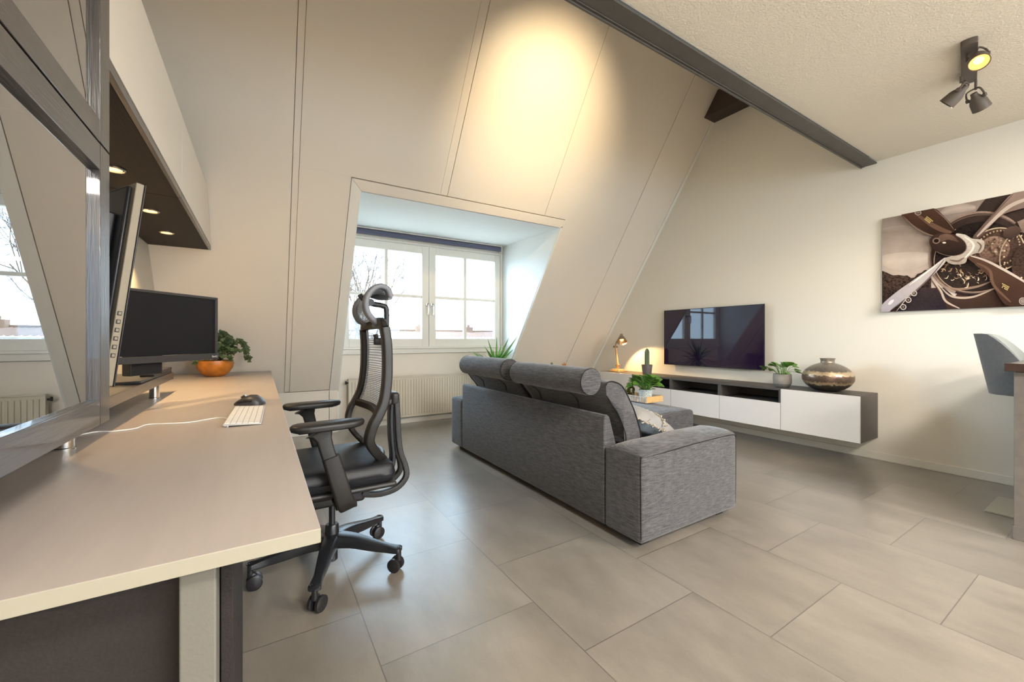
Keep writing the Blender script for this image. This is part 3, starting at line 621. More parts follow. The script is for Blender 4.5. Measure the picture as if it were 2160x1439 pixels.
# ================================================================== OFFICE CHAIR
CX, CY = .272, 1.965
t = thing('office_chair', (CX, CY, 0), 'black ergonomic mesh office chair with headrest, pushed up to the desk', 'chair')
b = BM(); lathe(b, [(.020, .035), (.024, .04), (.024, .10), (.040, .105), (.046, .125), (.036, .150), (.030, .156), (.028, .192), (.024, .198), (.0001, .198)], (CX, CY, 0), 28); obj('hub', b, M['chairmet'], t)
b = BM(); cyl(b, (CX, CY, .19), (CX, CY, .305), .0135); obj('gas_lift', b, M['chrome'] if False else M['chairmet'], t)
for ang in (-109, -37, 35, 107, 179):
    a = math.radians(ang); d = Vector((math.cos(a), math.sin(a), 0)); c = Vector((CX, CY, 0))
    pts = spline([c+d*.02+Vector((0, 0, .128)), c+d*.10+Vector((0, 0, .126)), c+d*.20+Vector((0, 0, .108)), c+d*.275+Vector((0, 0, .097)), c+d*.318+Vector((0, 0, .095))], 4)
    n = len(pts)-1; sc = []
    for i in range(n+1):
        k = i/n; w = 1-.55*min(1, k*1.5) if k < .66 else .45+.25*(k-.66)/.34; sc.append((1-.70*k, w*(1 if i < n else .7)))
    b = BM(); sweep(b, pts, rrect(.030, .036, .010), (0, 0, 1), scale=sc); leg = obj('base_arm', b, M['chairmet'], t, angle=50)
    sv = Vector((-d.y, d.x, 0)); b = BM()
    for k, (hl, hw) in enumerate(((.030, .018), (.022, .011), (.013, .0045))):
        lp = []
        for q in range(24):
            th = 2*math.pi*q/24; x = math.cos(th)*hw; y = math.sin(th)*hw
            lp.append(c+d*(.292+(y+(hl-hw)*(1 if math.sin(th) > 0 else -1)))+sv*x+Vector((0, 0, .1055)))
        tube(b, lp, .0018, 5, True)
    obj('grip_rings', b, M['chairmet'], leg)
    e = c+d*.308; b = BM(); cyl(b, e+Vector((0, 0, .050)), e+Vector((0, 0, .092)), .0115)
    sw = random.uniform(-.5, .5); wd = Vector((math.cos(a+sw), math.sin(a+sw), 0)); ws = Vector((-wd.y, wd.x, 0)); ce = e-wd*.014+Vector((0, 0, .030))
    box_c = spline([e+Vector((0, 0, .058)), ce+Vector((0, 0, .026)), ce+Vector((0, 0, .004))], 4); tube(b, box_c, .010, 8)
    for sg in (-1, 1): lathe(b, [(.0001, 0), (.024, .001), (.0295, .004), (.0295, .015), (.024, .018), (.0001, .019)], ce+ws*(sg*.008), 24, ws*sg)
    obj('caster', b, M['black'], leg)
# under-seat mechanism
b = BM(); puff(b, .14, .40, 1.885, 2.045, .300, .372, .015, n=6); puff(b, .10, .33, 1.80, 2.13, .362, .400, .012, n=6); box(b, .33, .42, 1.90, 2.03, .318, .350)
for y in (1.878, 2.046): cyl(b, (.175, y-.004, .325), (.175, y+.010, .325), .010); cyl(b, (.395, y-.004, .335), (.395, y+.010, .335), .010)
obj('tilt_mechanism', b, M['chairblk'], t)
b = BM(); cyl(b, (.10, 1.93, .34), (.06, 1.72, .33), .006); lathe(b, [(.009, 0), (.012, .01), (.010, .05), (.0001, .055)], (.062, 1.735, .331), 12, (-.1, -1, -.05)); obj('tilt_lever', b, M['chairblk'], t)
b = BM(); puff(b, .0, .500, 1.735, 2.195, .392, .416, .012, n=6); obj('seat_pan', b, M['chairblk'], t)
b = BM(); puff(b, -.005, .498, 1.728, 2.202, .412, .492, .045, (0.006, .006, .026), n=16, top=lambda x, y: .012*x*x-.006*(1-y*y)+.010*y*y*(1-x*x)-.02*max(0, -x-.55)); obj('seat_cushion', b, M['leather'], t, angle=80)
# armrests
for yc, sg in ((1.685, -1), (2.25, 1)):
    b = BM()
    def padring(z, s, dx0=0, dx1=0):
        out = []
        for x, w in ((.090+dx0, .006), (.097+dx0, .026), (.118, .044), (.16, .048), (.25, .047), (.31, .040), (.335+dx1, .026), (.352+dx1, .006)): out.append((x, w*s))
        return [Vector((x, yc-w, z+.012*(x-.08))) for x, w in out]+[Vector((x, yc+w, z+.012*(x-.08))) for x, w in out[::-1]]
    rr = [padring(.677, .6, .02, -.02), padring(.684, .95, .004, -.004), padring(.694, 1), padring(.702, .97), padring(.708, .80, .006, -.006)]
    V = [[b.verts.new(p) for p in r] for r in rr]; n = len(V[0])
    for A, B in zip(V, V[1:]):
        for k in range(n): b.faces.new((A[k], A[(k+1) % n], B[(k+1) % n], B[k]))
    b.faces.new(V[0][::-1]); b.faces.new(V[-1])
    arm = obj('armrest', b, M['chairblk'], t, angle=50)
    b = BM(); sweep(b, [Vector(p) for p in ((.193, yc+.005*sg, .678), (.197, yc+.006*sg, .668), (.204, yc+.010*sg, .645), (.212, yc+.014*sg, .610), (.235, yc+.018*sg, .530))], rrect(.026, .012, .008), (1, 0, .2), scale=[(2.1, 1.6), (1.5, 1.3), (1.05, 1), (1, 1), (1, 1)])
    obj('upper_post', b, M['chairblk'], arm, angle=50)
    b = BM(); sweep(b, [Vector(p) for p in ((.226, yc+.018*sg, .578), (.250, yc+.018*sg, .490), (.276, yc+.014*sg, .400), (.290, yc-.004*sg, .372), (.292, yc-.03*sg, .362))], rrect(.031, .020, .010), (1, 0, .25), scale=[1, 1.05, 1.05, (1.1, .9), (1.1, .6)])
    obj('sleeve', b, M['chairblk'], arm, angle=50)
    b = BM(); box(b, .25, .33, min(yc-.02*sg, yc-.24*sg), max(yc-.02*sg, yc-.24*sg), .352, .372); obj('mounting_bar', b, M['chairblk'], arm, bevel=.004)
# back frame
near = [(.452, 1.075), (.459, .998), (.459, .896), (.453, .821), (.440, .756), (.416, .704), (.397, .670), (.386, .632), (.386, .596), (.414, .546), (.455, .500)]
hw = [.205, .214, .220, .226, .232, .236, .236, .230, .218, .190, .150]
def side_curve(sg): return spline([(x, CY+sg*w, z) for (x, z), w in zip(near, hw)], 4)
Lc, Rc = side_curve(-1), side_curve(1)
b = BM(); n = len(Lc)
for cv, sg in ((Lc, -1), (Rc, 1)): sweep(b, cv, rrect(.026, .019, .009), (0, 1, 0), scale=[(1, 1)]*(n-8)+[(1.0-.05*i, 1) for i in range(8)])
topa = spline([Lc[0]+Vector((0, 0, -.006)), Vector((.448, CY-.17, 1.094)), Vector((.462, CY, 1.100)), Vector((.448, CY+.17, 1.094)), Rc[0]+Vector((0, 0, -.006))], 5)
sweep(b, topa, rrect(.014, .026, .009), (1, 0, 0))
def at_z(cv, z): return min(cv, key=lambda p: abs(p.z-z))
m1, m2 = at_z(Lc, .700), at_z(Rc, .700)
sweep(b, spline([m1, Vector((m1.x+.030, CY, m1.z)), m2], 6), rrect(.010, .018, .006), (1, 0, 0))
q1, q2 = Lc[-1], Rc[-1]
sweep(b, spline([q1, Vector((q1.x+.03, CY, q1.z-.012)), q2], 6), rrect(.012, .02, .008), (1, 0, 0))
bf = obj('back_frame', b, M['chairblk'], t, angle=50)
b = BM()
for i in range(2, n-3):
    for k in range(0, 2):
        f = k/2; p = Lc[i].lerp(Lc[i+1], f); q = Rc[i].lerp(Rc[i+1], f); sag = .030
        pts = [p.lerp(q, u/8)+Vector((sag*4*(u/8)*(1-u/8), 0, 0)) for u in range(9)]
        sweep(b, pts, [(-.0016, -.0012), (.0016, -.0012), (.0016, .0012), (-.0016, .0012)], (0, 0, 1))
for v in range(1, 30):
    u = v/30; pts = [Lc[i].lerp(Rc[i], u)+Vector((.030*4*u*(1-u), 0, 0)) for i in range(0, n-2, 2)]
    sweep(b, pts, [(-.0014, -.0010), (.0014, -.0010), (.0014, .0010), (-.0014, .0010)], (0, 1, 0))
obj('mesh_back', b, M['mesh'], t, smooth=False)
# rear yoke
b = BM()
for sg in (-1, 1):
    y = lambda k: CY+sg*k
    p = spline([(.395, y(.040), .318), (.470, y(.050), .308), (.545, y(.055), .322), (.592, y(.052), .365), (.590, y(.045), .420), (.570, y(.040), .480), (.560, y(.036), .560), (.556, y(.034), .660), (.552, y(.03), .742)], 4)
    sweep(b, p, rrect(.012, .013, .005), (0, 1, 0))
obj('rear_yoke', b, M['chairblk'], t, angle=50)
b = BM(); p = spline([(.40, CY, .368), (.47, CY, .366), (.525, CY, .395), (.542, CY, .455), (.534, CY, .560), (.532, CY, .66), (.540, CY, .752)], 4)
sweep(b, p, rrect(.030, .010, .006), (0, 1, 0)); obj('inner_spine', b, M['black'], t, angle=50)
b = BM(); puff(b, .528, .566, CY-.045, CY+.045, .712, .772, .014, n=6); sweep(b, spline([(.545, CY, .735), (.510, CY, .722), (.475, CY, .706), (.452, CY, .700)], 3), rrect(.035, .014, .008), (0, 1, 0)); obj('back_hinge', b, M['chairblk'], t, angle=60)
# headrest
b = BM(); tube(b, spline([(.514, CY, .985), (.514, CY, 1.10), (.512, CY, 1.172), (.495, CY, 1.186), (.455, CY, 1.192), (.430, CY, 1.198)], 5), .0125, 10); puff(b, .494, .532, CY-.024, CY+.024, .985, 1.035, .006, n=4); puff(b, .455, .515, CY-.014, CY+.014, 1.00, 1.03, .005, n=4)
tube(b, [(.462, CY, 1.05), (.47, CY, 1.012), (.505, CY, 1.010)], .012, 8); obj('headrest_post', b, M['chairblk'], t)
ynr, yfr = 1.845, 2.085
npx = [(823, 627), (816, 610), (800, 604), (785, 611), (774, 626), (771, 645), (777, 664), (794, 682)]
fpx = [(778, 622), (768, 627), (758, 634), (751, 645), (749, 658), (753, 671), (764, 681), (786, 684)]
NP = spline([onY(x, y, ynr) for x, y in npx], 3); FP = spline([onY(x, y, yfr) for x, y in fpx], 3)
b = BM(); sweep(b, NP, rrect(.024, .012, .009), (0, 1, 0)); sweep(b, FP, rrect(.024, .012, .009), (0, 1, 0))
for A, B in ((NP[0], FP[0]), (NP[-1], FP[-1])):
    tube(b, spline([A, A.lerp(B, .5)+Vector((-.0, 0, -.008)), B], 6), .0125, 10)
obj('headrest_frame', b, M['headgrey'], t, angle=60)
b = BM()
n = len(NP)
for i in range(1, n-1):
    for f in (0, .5):
        if i == n-2 and f: continue
        p = NP[i].lerp(NP[i+1], f); q = FP[i].lerp(FP[i+1], f)
        sweep(b, [p.lerp(q, u/6)+Vector((.020*4*(u/6)*(1-u/6), 0, 0)) for u in range(7)], [(-.0015, -.0015), (.0015, -.0015), (.0015, .0015), (-.0015, .0015)], (0, 0, 1))
for v in range(1, 22):
    u = v/22; sweep(b, [NP[i].lerp(FP[i], u)+Vector((.020*4*u*(1-u), 0, 0)) for i in range(n)], [(-.0012, -.0012), (.0012, -.0012), (.0012, .0012), (-.0012, .0012)], (0, 1, 0))
obj('headrest_mesh', b, M['mesh'], t, smooth=False)
b = BM(); cyl(b, (.434, CY-.03, 1.198), (.434, CY+.03, 1.198), .016); tube(b, spline([(.434, CY, 1.198), (.405, CY, 1.215), (.390, CY, 1.235)], 3), .012, 8); obj('headrest_joint', b, M['chairblk'], t)
# ================================================================== SOFA
SX0, SX1, SYN, SYF = 1.546, 2.375, 1.312, 3.575
t = thing('sofa', (1.96, 2.44, 0), 'charcoal grey fabric sofa seen from behind in the middle of the room', 'sofa')
def pipe_loop(pts, r=.0035, closed=False, name='piping', par=None): return obj(name, tube(BM(), spline(pts, 4, closed), r, 6, closed), M['piping'], par)
b = BM(); puff(b, SX0, SX1, SYN, 1.553, .036, .462, .018, (.004, .010, .0), n=16, top=lambda x, y: .030*(1-abs(x)**3)*(1-y*y*.8)+.012*x+.004*math.sin(x*9)*(1-y*y))
an = obj('armrest', b, M['sofa'], t, angle=80)
zz = lambda x: .462+.012*((x-SX0)/(SX1-SX0)*2-1)+.008*(1-abs((x-SX0)/(SX1-SX0)*2-1)**2)
pipe_loop([(SX0+.006, SYN+.004, .06), (SX0+.004, SYN+.004, .30), (SX0+.006, SYN+.005, .450), (SX0+.03, SYN+.005, zz(SX0)-.002)]+[(x, SYN+.004, zz(x)-.006) for x in (1.75, 1.95, 2.15, 2.30)]+[(SX1-.012, SYN+.004, .462), (SX1-.002, SYN+.006, .43), (SX1, SYN+.006, .25), (SX1-.004, SYN+.006, .06)], .0028, par=an)
b = BM(); puff(b, SX0, SX1, 3.340, SYF, .036, .470, .018, (.004, .008, 0), n=12, top=lambda x, y: .016*(1-x*x)*(1-y*y)); obj('armrest', b, M['sofa'], t, angle=80)
b = BM()   # raked back shell: thin at the top, deep at the bottom
P = [(SX0+.012, .036), (SX0+.002, .05), (SX0+.0, .35), (SX0+.004, .600), (SX0+.014, .618), (SX0+.032, .620), (SX0+.046, .606), (1.640, .455), (1.70, .30), (1.74, .05), (1.72, .036)]
prism(b, P, 'y', 1.560, 3.334); bs = obj('back_shell', b, M['sofa'], t, bevel=.006, seg=3, angle=60)
b = BM(); puff(b, 1.745, SX1+.0, 1.562, 3.332, .045, .225, .012, n=8); obj('seat_base', b, M['sofa'], t, angle=80)
for y0, y1 in ((1.562, 2.443), (2.449, 3.332)):
    b = BM(); puff(b, 1.74, SX1+.025, y0, y1, .228, .405, .035, (.008, .002, .014), n=12); obj('seat_cushion', b, M['sofa'], t, angle=80)
for x in (SX0+.09, SX1-.09):
    for y in (SYN+.08, SYF-.08):
        b = BM(); box(b, x-.03, x+.03, y-.03, y+.03, 0, .04); obj('foot', b, M['black'], t)
# loose back cushions with neck rolls strapped to them
prof_back = [(1.741, .432), (1.741, .477), (1.730, .514), (1.698, .579), (1.669, .626), (1.637, .661), (1.606, .702), (1.592, .716)]
prof_front = [(1.588, .776), (1.600, .790), (1.635, .794), (1.691, .777), (1.73, .744), (1.783, .664), (1.813, .612), (1.853, .517), (1.864, .470), (1.864, .432)]
def back_cushion(y0, y1, label):
    t = thing('back_cushion', (1.78, (y0+y1)/2, .42), label, 'cushion', 'loose back cushions of the grey sofa')
    loop2 = [Vector((x, z, 0)) for x, z in prof_back+prof_front]
    sm = spline(loop2, 3, True); c = sum(sm, Vector())/len(sm); b = BM(); ny = 14; rings = []
    for j in range(ny+1):
        v = j/ny; yy = y0+(y1-y0)*v; e = min(v, 1-v)*(y1-y0); k = 1-.0*e
        shr = 0 if e > .03 else (1-math.sqrt(max(0, 1-((.03-e)/.03)**2)))*.003
        puffy = .012*math.sin(math.pi*v)**.6
        rings.append([b.verts.new(Vector((p.x, yy, p.y))+((Vector((p.x-c.x, 0, p.y-c.y)).normalized())*(puffy-shr))) for p in sm])
    m = len(sm)
    for A, B in zip(rings, rings[1:]):
        for i in range(m): b.faces.new((A[i], A[(i+1) % m], B[(i+1) % m], B[i]))
    for R, s in ((rings[0], -1), (rings[-1], 1)):
        cc = b.verts.new(Vector((c.x, (y0 if s < 0 else y1)+s*.006, c.y)))
        for i in range(m): b.faces.new((R[i], R[(i+1) % m], cc))
    bd = obj('body', b, M['sofa'], t, angle=80)
    for yy in (y0, y1):
        s = -1 if yy == y0 else 1
        f = [(x, yy+s*.002, z) for x, z in prof_front]; g = [(x, yy+s*.002, z) for x, z in prof_back]
        pipe_loop(f, .0034, par=bd); pipe_loop(g, .0034, par=bd)
back_cushion(1.585, 2.440, 'near grey back cushion with dark piping, beside the near armrest')
back_cushion(2.470, 3.315, 'far grey back cushion with dark piping, nearer the radiator')
def neck_roll(y0, y1, x, z, r, label):
    t = thing('neck_roll', (x, (y0+y1)/2, z-r), label, 'cushion', 'cylindrical neck rolls on the sofa')
    b = BM(); n = 40; rings = []; ys = [0, .006, .016]+[.016+(y1-y0-.032)*i/30 for i in range(1, 30)]+[y1-y0-.016, y1-y0-.006, y1-y0]
    for j, d in enumerate(ys):
        e = min(d, (y1-y0)-d); rr = r*(1 if e > .015 else .955+.045*math.sin(e/.016*math.pi/2)); rg = []
        for k in range(n):
            th = 2*math.pi*k/n; q = rr*(1+.012*math.sin(th*3+d*9)*math.sin(d*31)+.016*math.sin(d*55+math.cos(th)*2)*max(0, -math.sin(th))**2)
            rg.append(b.verts.new(Vector((x+q*math.cos(th), y0+d, z+q*math.sin(th)))))
        rings.append(rg)
    for A, B in zip(rings, rings[1:]):
        for k in range(n): b.faces.new((A[k], A[(k+1) % n], B[(k+1) % n], B[k]))
    for R, yy in ((rings[0], y0-.004), (rings[-1], y1+.004)):
        cc = b.verts.new((x, yy, z))
        for k in range(n): b.faces.new((R[k], R[(k+1) % n], cc))
    bd = obj('body', b, M['sofa'], t, angle=50)
    for yy in (y0+.003, y1-.003): pipe_loop([(x+r*.965*math.cos(a*math.pi/8), yy, z+r*.965*math.sin(a*math.pi/8)) for a in range(16)], .0026, True, par=bd)
    for yy in (y0+(y1-y0)*.26, y0+(y1-y0)*.78):
        b = BM(); sweep(b, spline([(x-r*.55, yy, z-r*.82), (x+.02, yy+.004, z-r-.012), (x+.07, yy+.006, z-r-.05), (x+.085, yy+.004, z-r-.10)], 4), [(-.0015, -.006), (.0015, -.006), (.0015, .006), (-.0015, .006)], (1, 0, 0)); obj('strap', b, M['piping'], t)
neck_roll(1.610, 2.335, 1.505, .797, .074, 'near grey neck roll strapped to the near back cushion, its round end facing the armrest')
neck_roll(2.440, 3.135, 1.505, .806, .078, 'far grey neck roll on the back cushion in front of the window')
# footstool
t = thing('footstool', (2.95, 2.62, 0), 'grey fabric footstool on the far side of the sofa carrying the wooden tray', 'footstool')
b = BM(); puff(b, 2.46, 3.240, 2.160, 3.06, .245, .405, .03, (.006, .006, .022), n=12); obj('cushion', b, M['sofa'], t, angle=80)
b = BM(); puff(b, 2.475, 3.225, 2.175, 3.045, .05, .242, .012, n=8); obj('base', b, M['sofa'], t, angle=80)
for x in (2.53, 3.17):
    for y in (2.23, 2.99): b = BM(); box(b, x-.025, x+.025, y-.025, y+.025, 0, .055); obj('foot', b, M['black'], t)
# throw pillow
b = BM(); n = 18; pc = Vector((2.06, 1.765, .500)); pr = Matrix.Rotation(math.radians(4), 3, 'X') @ Matrix.Rotation(math.radians(-10), 3, 'Z') @ Matrix.Rotation(math.radians(24), 3, 'Y')
g = [[], []]
for s, L_ in ((1, g[0]), (-1, g[1])):
    for i in range(n+1):
        row = []
        for j in range(n+1):
            u, v = i/n*2-1, j/n*2-1; th = .075*((1-u**4)*(1-v**4))**.6; pin = 1-.07*(1-abs(u)**2)*(abs(v)**3)-.07*(1-abs(v)**2)*(abs(u)**3)
            row.append(b.verts.new(pc+pr @ Vector((u*.19*pin, v*.19*pin, s*th+.010*math.sin(u*5+v*7)*(1-u*u)*(1-v*v)))))
        L_.append(row)
for q in range(2):
    for i in range(n):
        for j in range(n):
            f = (g[q][i][j], g[q][i+1][j], g[q][i+1][j+1], g[q][i][j+1]); fc = b.faces.new(f if q == 0 else f[::-1]); fc.material_index = q
t = thing('throw_pillow', tuple(pc-Vector((0, 0, .1))), 'pale grey throw pillow with a frayed cream fringe, leaning in the corner of the sofa', 'pillow')
obj('cover', b, None, t, angle=180, mats=[M['pillow'], M['pillowdk']])
b = BM()
edge = [(-1+2*k/26, -1) for k in range(27)]+[(1, -1+2*k/26) for k in range(27)]+[(1-2*k/26, 1) for k in range(27)]+[(-1, 1-2*k/26) for k in range(27)]
for u, v in edge+edge+[(.15, -1+2*k/40) for k in range(41)]*2:
    p = pc+pr @ Vector((u*.192, v*.192, .0 if max(abs(u), abs(v)) > .99 else .078*(1-v**4)**.6)); d = pr @ Vector((u, v, 0)); d = d.normalized()*.018+rv(.014)
    tube(b, [p, p+d*.6+rv(.004), p+d+rv(.010)], .0026, 4)
obj('fringe', b, M['fringe'], t)
# wooden tray on the footstool
tz = .43; t = thing('crate_tray', (3.15, 2.62, tz), 'shallow pale wooden crate tray on the footstool', 'tray')
X0, X1, Y0_, Y1_ = 3.015, 3.235, 2.50, 2.80
b = BM(); box(b, X0, X1, Y0_, Y1_, tz+.004, tz+.012); obj('bottom', b, M['pine'], t)
for q in (Y0_-.012, Y1_): obj('end_board', bx(X0, X1, q, q+.012, tz+.002, tz+.058), M['pine'], t, bevel=.002)
for x in (X0-.010, X1+.002):
    b = BM()
    for k in range(17):
        y = Y0_-.01+k*(Y1_-Y0_+.008)/16; box(b, x, x+.008, y, y+.011, tz+.002, tz+.056)
    box(b, x-.001, x+.009, Y0_-.01, Y1_+.01, tz+.050, tz+.058)
    obj('slatted_side', b, M['slatwood'], t)
def round_plant(name, c, pot_prof, potmat, ls, label, cat='plant', leafmat='leaf', seed=1, leafL=.06, rad=.09, hh=.10, nl=34, band=None):
    random.seed(seed); t = thing(name, tuple(c), label, cat); c = Vector(c)
    p = obj('pot', lathe(BM(), pot_prof, c, 36), potmat, t, angle=45)
    if band: obj('pot_base', lathe(BM(), band, c, 36), M['concrete2'], p, angle=45)
    rz = max(z for r, z in pot_prof); b = BM(); lathe(b, [(.0001, rz-.012), (pot_prof[-1][0] if False else ls, rz-.014)], c, 20); obj('soil', b, M['soil'], t)
    st = BM(); lv = BM()
    for i in range(nl):
        a = random.uniform(0, 2*math.pi); el = random.random(); r = rad*(.25+.75*el); h = hh*(1.05-.75*el*el)*random.uniform(.8, 1.1)
        e = c+Vector((math.cos(a)*r, math.sin(a)*r, rz+h)); root = c+Vector((math.cos(a)*ls*.4, math.sin(a)*ls*.4, rz-.012))
        tube(st, spline([root, root.lerp(e, .5)+Vector((0, 0, .015)), e], 3), .0016, 5)
        leaf(lv, e, Vector((math.cos(a), math.sin(a), -.05+.6*(1-el)))+rv(.3), (.3*-math.cos(a)+.1, -.5, 1), leafL*random.uniform(.7, 1.05), leafL*random.uniform(.66, .85), 'oval', .12)
    obj('stems', st, M['leaf'], t); obj('leaves', lv, M[leafmat], t, angle=180); return t
random.seed(3)
t = round_plant('potted_peperomia', (3.13, 2.60, tz+.012), [(.045, 0), (.052, .004), (.060, .05), (.064, .10), (.060, .101), (.056, .06), (.0001, .02)], M['speckle'], .055, 'bushy green peperomia in a blue speckled pot standing in the tray', seed=5, leafL=.075, rad=.125, hh=.105, nl=80)
b = BM(); lathe(b, [(.040, 0), (.046, .006), (.050, .06), (.046, .10), (.030, .118), (.030, .130), (.027, .130), (.027, .118), (.043, .098), (.046, .06), (.0001, .008)], (3.09, 2.755, tz+.012), 28)
t = thing('glass_jar', (3.09, 2.755, tz+.012), 'olive glass jar standing behind the peperomia in the tray', 'jar'); obj('vessel', b, M['jarglass'], t)
b = BM(); lathe(b, [(.0001, 0), (.032, 0), (.034, .004), (.034, .016), (.0001, .018)], (3.09, 2.755, tz+.142), 24); obj('lid', b, M['lampmetal'], t)
# yucca behind the sofa
yc = Vector((2.40, 4.20, 0)); t = thing('potted_yucca', tuple(yc), 'spiky yucca in front of the window, showing above the far neck roll', 'plant')
b = BM(); lathe(b, [(.10, 0), (.11, .005), (.14, .26), (.145, .28), (.135, .28), (.13, .24), (.0001, .23)], yc, 32); obj('pot', b, M['greypot'], t)
b = BM(); lathe(b, [(.0001, .245), (.130, .243)], yc, 24); obj('soil', b, M['soil'], t)
b = BM(); tube(b, spline([yc+Vector((0, 0, .24)), yc+Vector((.02, 0, .45)), yc+Vector((.0, .01, .72))], 5), .026, 10); obj('trunk', b, M['bark'], t)
b = BM(); random.seed(11); top = yc+Vector((0, .01, .70))
def pxp(x, y): return onY(x, y, 4.20)
for (x, y) in ((1028, 712), (1054, 707), (1058, 723), (1088, 706), (1076, 712), (1067, 734), (1078, 737), (1000, 734), (1028, 733), (1050, 737), (1099, 765), (1040, 728)):
    e = pxp(x, y)+Vector((0, random.uniform(-.08, .08), 0)); d = e-top; L = d.length; leaf(b, top+Vector((0, 0, random.uniform(-.05, .02))), d, (0, -1, .3), L, .046, 'blade', .02, 8)
for i in range(64):
    a = random.uniform(0, 2*math.pi); el = random.uniform(-.6, 1.1); L = random.uniform(.26, .46)
    leaf(b, top+Vector((0, 0, random.uniform(-.10, .02))), (math.cos(a), math.sin(a), el), (0, 0, 1), L, .034, 'blade', .45 if el < .3 else .15, 7)
obj('leaves', b, M['yucca'], t, angle=180)
# small stand with cactus and wooden ornament behind the sofa
t = thing('side_table', (3.52, 4.40, 0), 'small white side table behind the sofa under the sloping wall', 'table')
b = BM(); box(b, 3.24, 3.86, 4.30, 4.52, .50, .52); obj('table_top', b, M['white'], t, bevel=.003)
for x in (3.26, 3.82):
    for y in (4.32, 4.48): obj('leg', bx(x, x+.02, y, y+.02, 0, .50), M['white'], t)
def cactus(name, c, hgt, r, potr, poth, potm, label, ribs=9):
    t = thing(name, tuple(c), label, 'plant'); c = Vector(c)
    b = BM(); lathe(b, [(potr*.74, 0), (potr*.78, .003), (potr*.98, poth*.93), (potr, poth), (potr*.92, poth), (potr*.86, poth*.85), (.0001, poth*.8)], c, 32); obj('pot', b, potm, t)
    b = BM(); lathe(b, [(.0001, poth*.86), (potr*.86, poth*.85)], c, 20); obj('soil', b, M['soil'], t)
    b = BM(); rings = []; ns = ribs*4
    for j in range(16):
        v = j/15; rr = r*(math.sin(math.pi/2*min(1, (1-v)*4.5))**.6)*(1 if v > .05 else .9); z = poth*.8+hgt*v
        rings.append([b.verts.new(c+Vector((rr*(1+.13*math.cos(k/ns*2*math.pi*ribs))*math.cos(2*math.pi*k/ns), rr*(1+.13*math.cos(k/ns*2*math.pi*ribs))*math.sin(2*math.pi*k/ns), z))) for k in range(ns)])
    for A, B in zip(rings, rings[1:]):
        for k in range(ns): b.faces.new((A[k], A[(k+1) % ns], B[(k+1) % ns], B[k]))
    obj('stem', b, M['cactus'], t); return t
cactus('potted_cactus', (3.385, 4.40, .52), .145, .016, .034, .05, M['concrete'], 'tiny cactus peeking over the near neck roll', 8)
t = thing('wooden_ornament', (3.60, 4.40, .52), 'orange wooden ornament peeking over the near neck roll', 'ornament')
b = BM(); lathe(b, [(.03, 0), (.03, .01), (.008, .014), (.007, .14)], (3.60, 4.40, .52), 16); obj('stand', b, M['terracotta'], t)
b = BM()
for a, l in ((90, .045), (25, .05), (155, .05), (-10, .04), (190, .04)):
    r_ = math.radians(a); leaf(b, Vector((3.60, 4.40, .655)), (math.cos(r_), -.1, math.sin(r_)*.7), (0, -1, 0), l, .022, 'oval', .2)
obj('petals', b, M['terracotta'], t, angle=180)
# ================================================================== TELEVISION WALL
CF, CB, CZ0, CZ1 = 4.07, XR-.002, .186, .566
def media_unit(y0, y1, kind, label):
    t = thing('media_cabinet', (4.26, (y0+y1)/2, CZ0), label, 'cabinet', 'floating cabinets along the television wall')
    b = BM(); xf = CF+.020; box(b, xf, CB, y0+.0008, y1-.0008, CZ1-.020, CZ1); box(b, xf, CB, y0+.0008, y1-.0008, CZ0, CZ0+.018)
    box(b, xf, CB, y0+.0008, y0+.017, CZ0+.018, CZ1-.020); box(b, xf, CB, y1-.017, y1-.0008, CZ0+.018, CZ1-.020); box(b, CB-.008, CB, y0+.017, y1-.017, CZ0+.018, CZ1-.020)
    if kind == 'niche': box(b, xf+.004, CB-.008, y0+.017, y1-.017, .418, .432)
    obj('body', b, M['tvcab'], t, bevel=.0008)
    if kind == 'niche':
        # overhanging top front rail and posts flush with the drawer front
        b = BM(); box(b, CF+.001, CF+.0195, y0+.0008, y1-.0008, CZ1-.018, CZ1); obj('front_rail', b, M['tvcab'], t, bevel=.0008)
        for q0, q1 in ((y0+.0008, y0+.016), (y1-.016, y1-.0008)): obj('side_rail', bx(CF+.001, CF+.0195, q0, q1, .436, CZ1-.0185), M['tvcab'], t, bevel=.0008)
        obj('drawer', bx(CF, CF+.0185, y0+.0024, y1-.0024, CZ0+.001, .433), M['whitefront'], t, bevel=.0012)
    else:
        obj('door', bx(CF, CF+.0185, y0+.0024, y1-.0024, CZ0+.001, CZ1-.003), M['whitefront'], t, bevel=.0012)
ys = [1.262, 1.846, 2.431, 3.021, 3.600, 4.185]
for i, (k, lab) in enumerate((('door', 'white fronted floating cabinet at the free right end, under the round vase'), ('niche', 'floating cabinet with white drawer and open niche, next to the one under the vase'),
                 ('niche', 'middle floating cabinet with white drawer and open niche under the television'), ('niche', 'floating cabinet with open niche, half hidden behind the peperomia'), ('door', 'white fronted floating cabinet under the desk lamp'))):
    media_unit(ys[i], ys[i+1], k, lab)
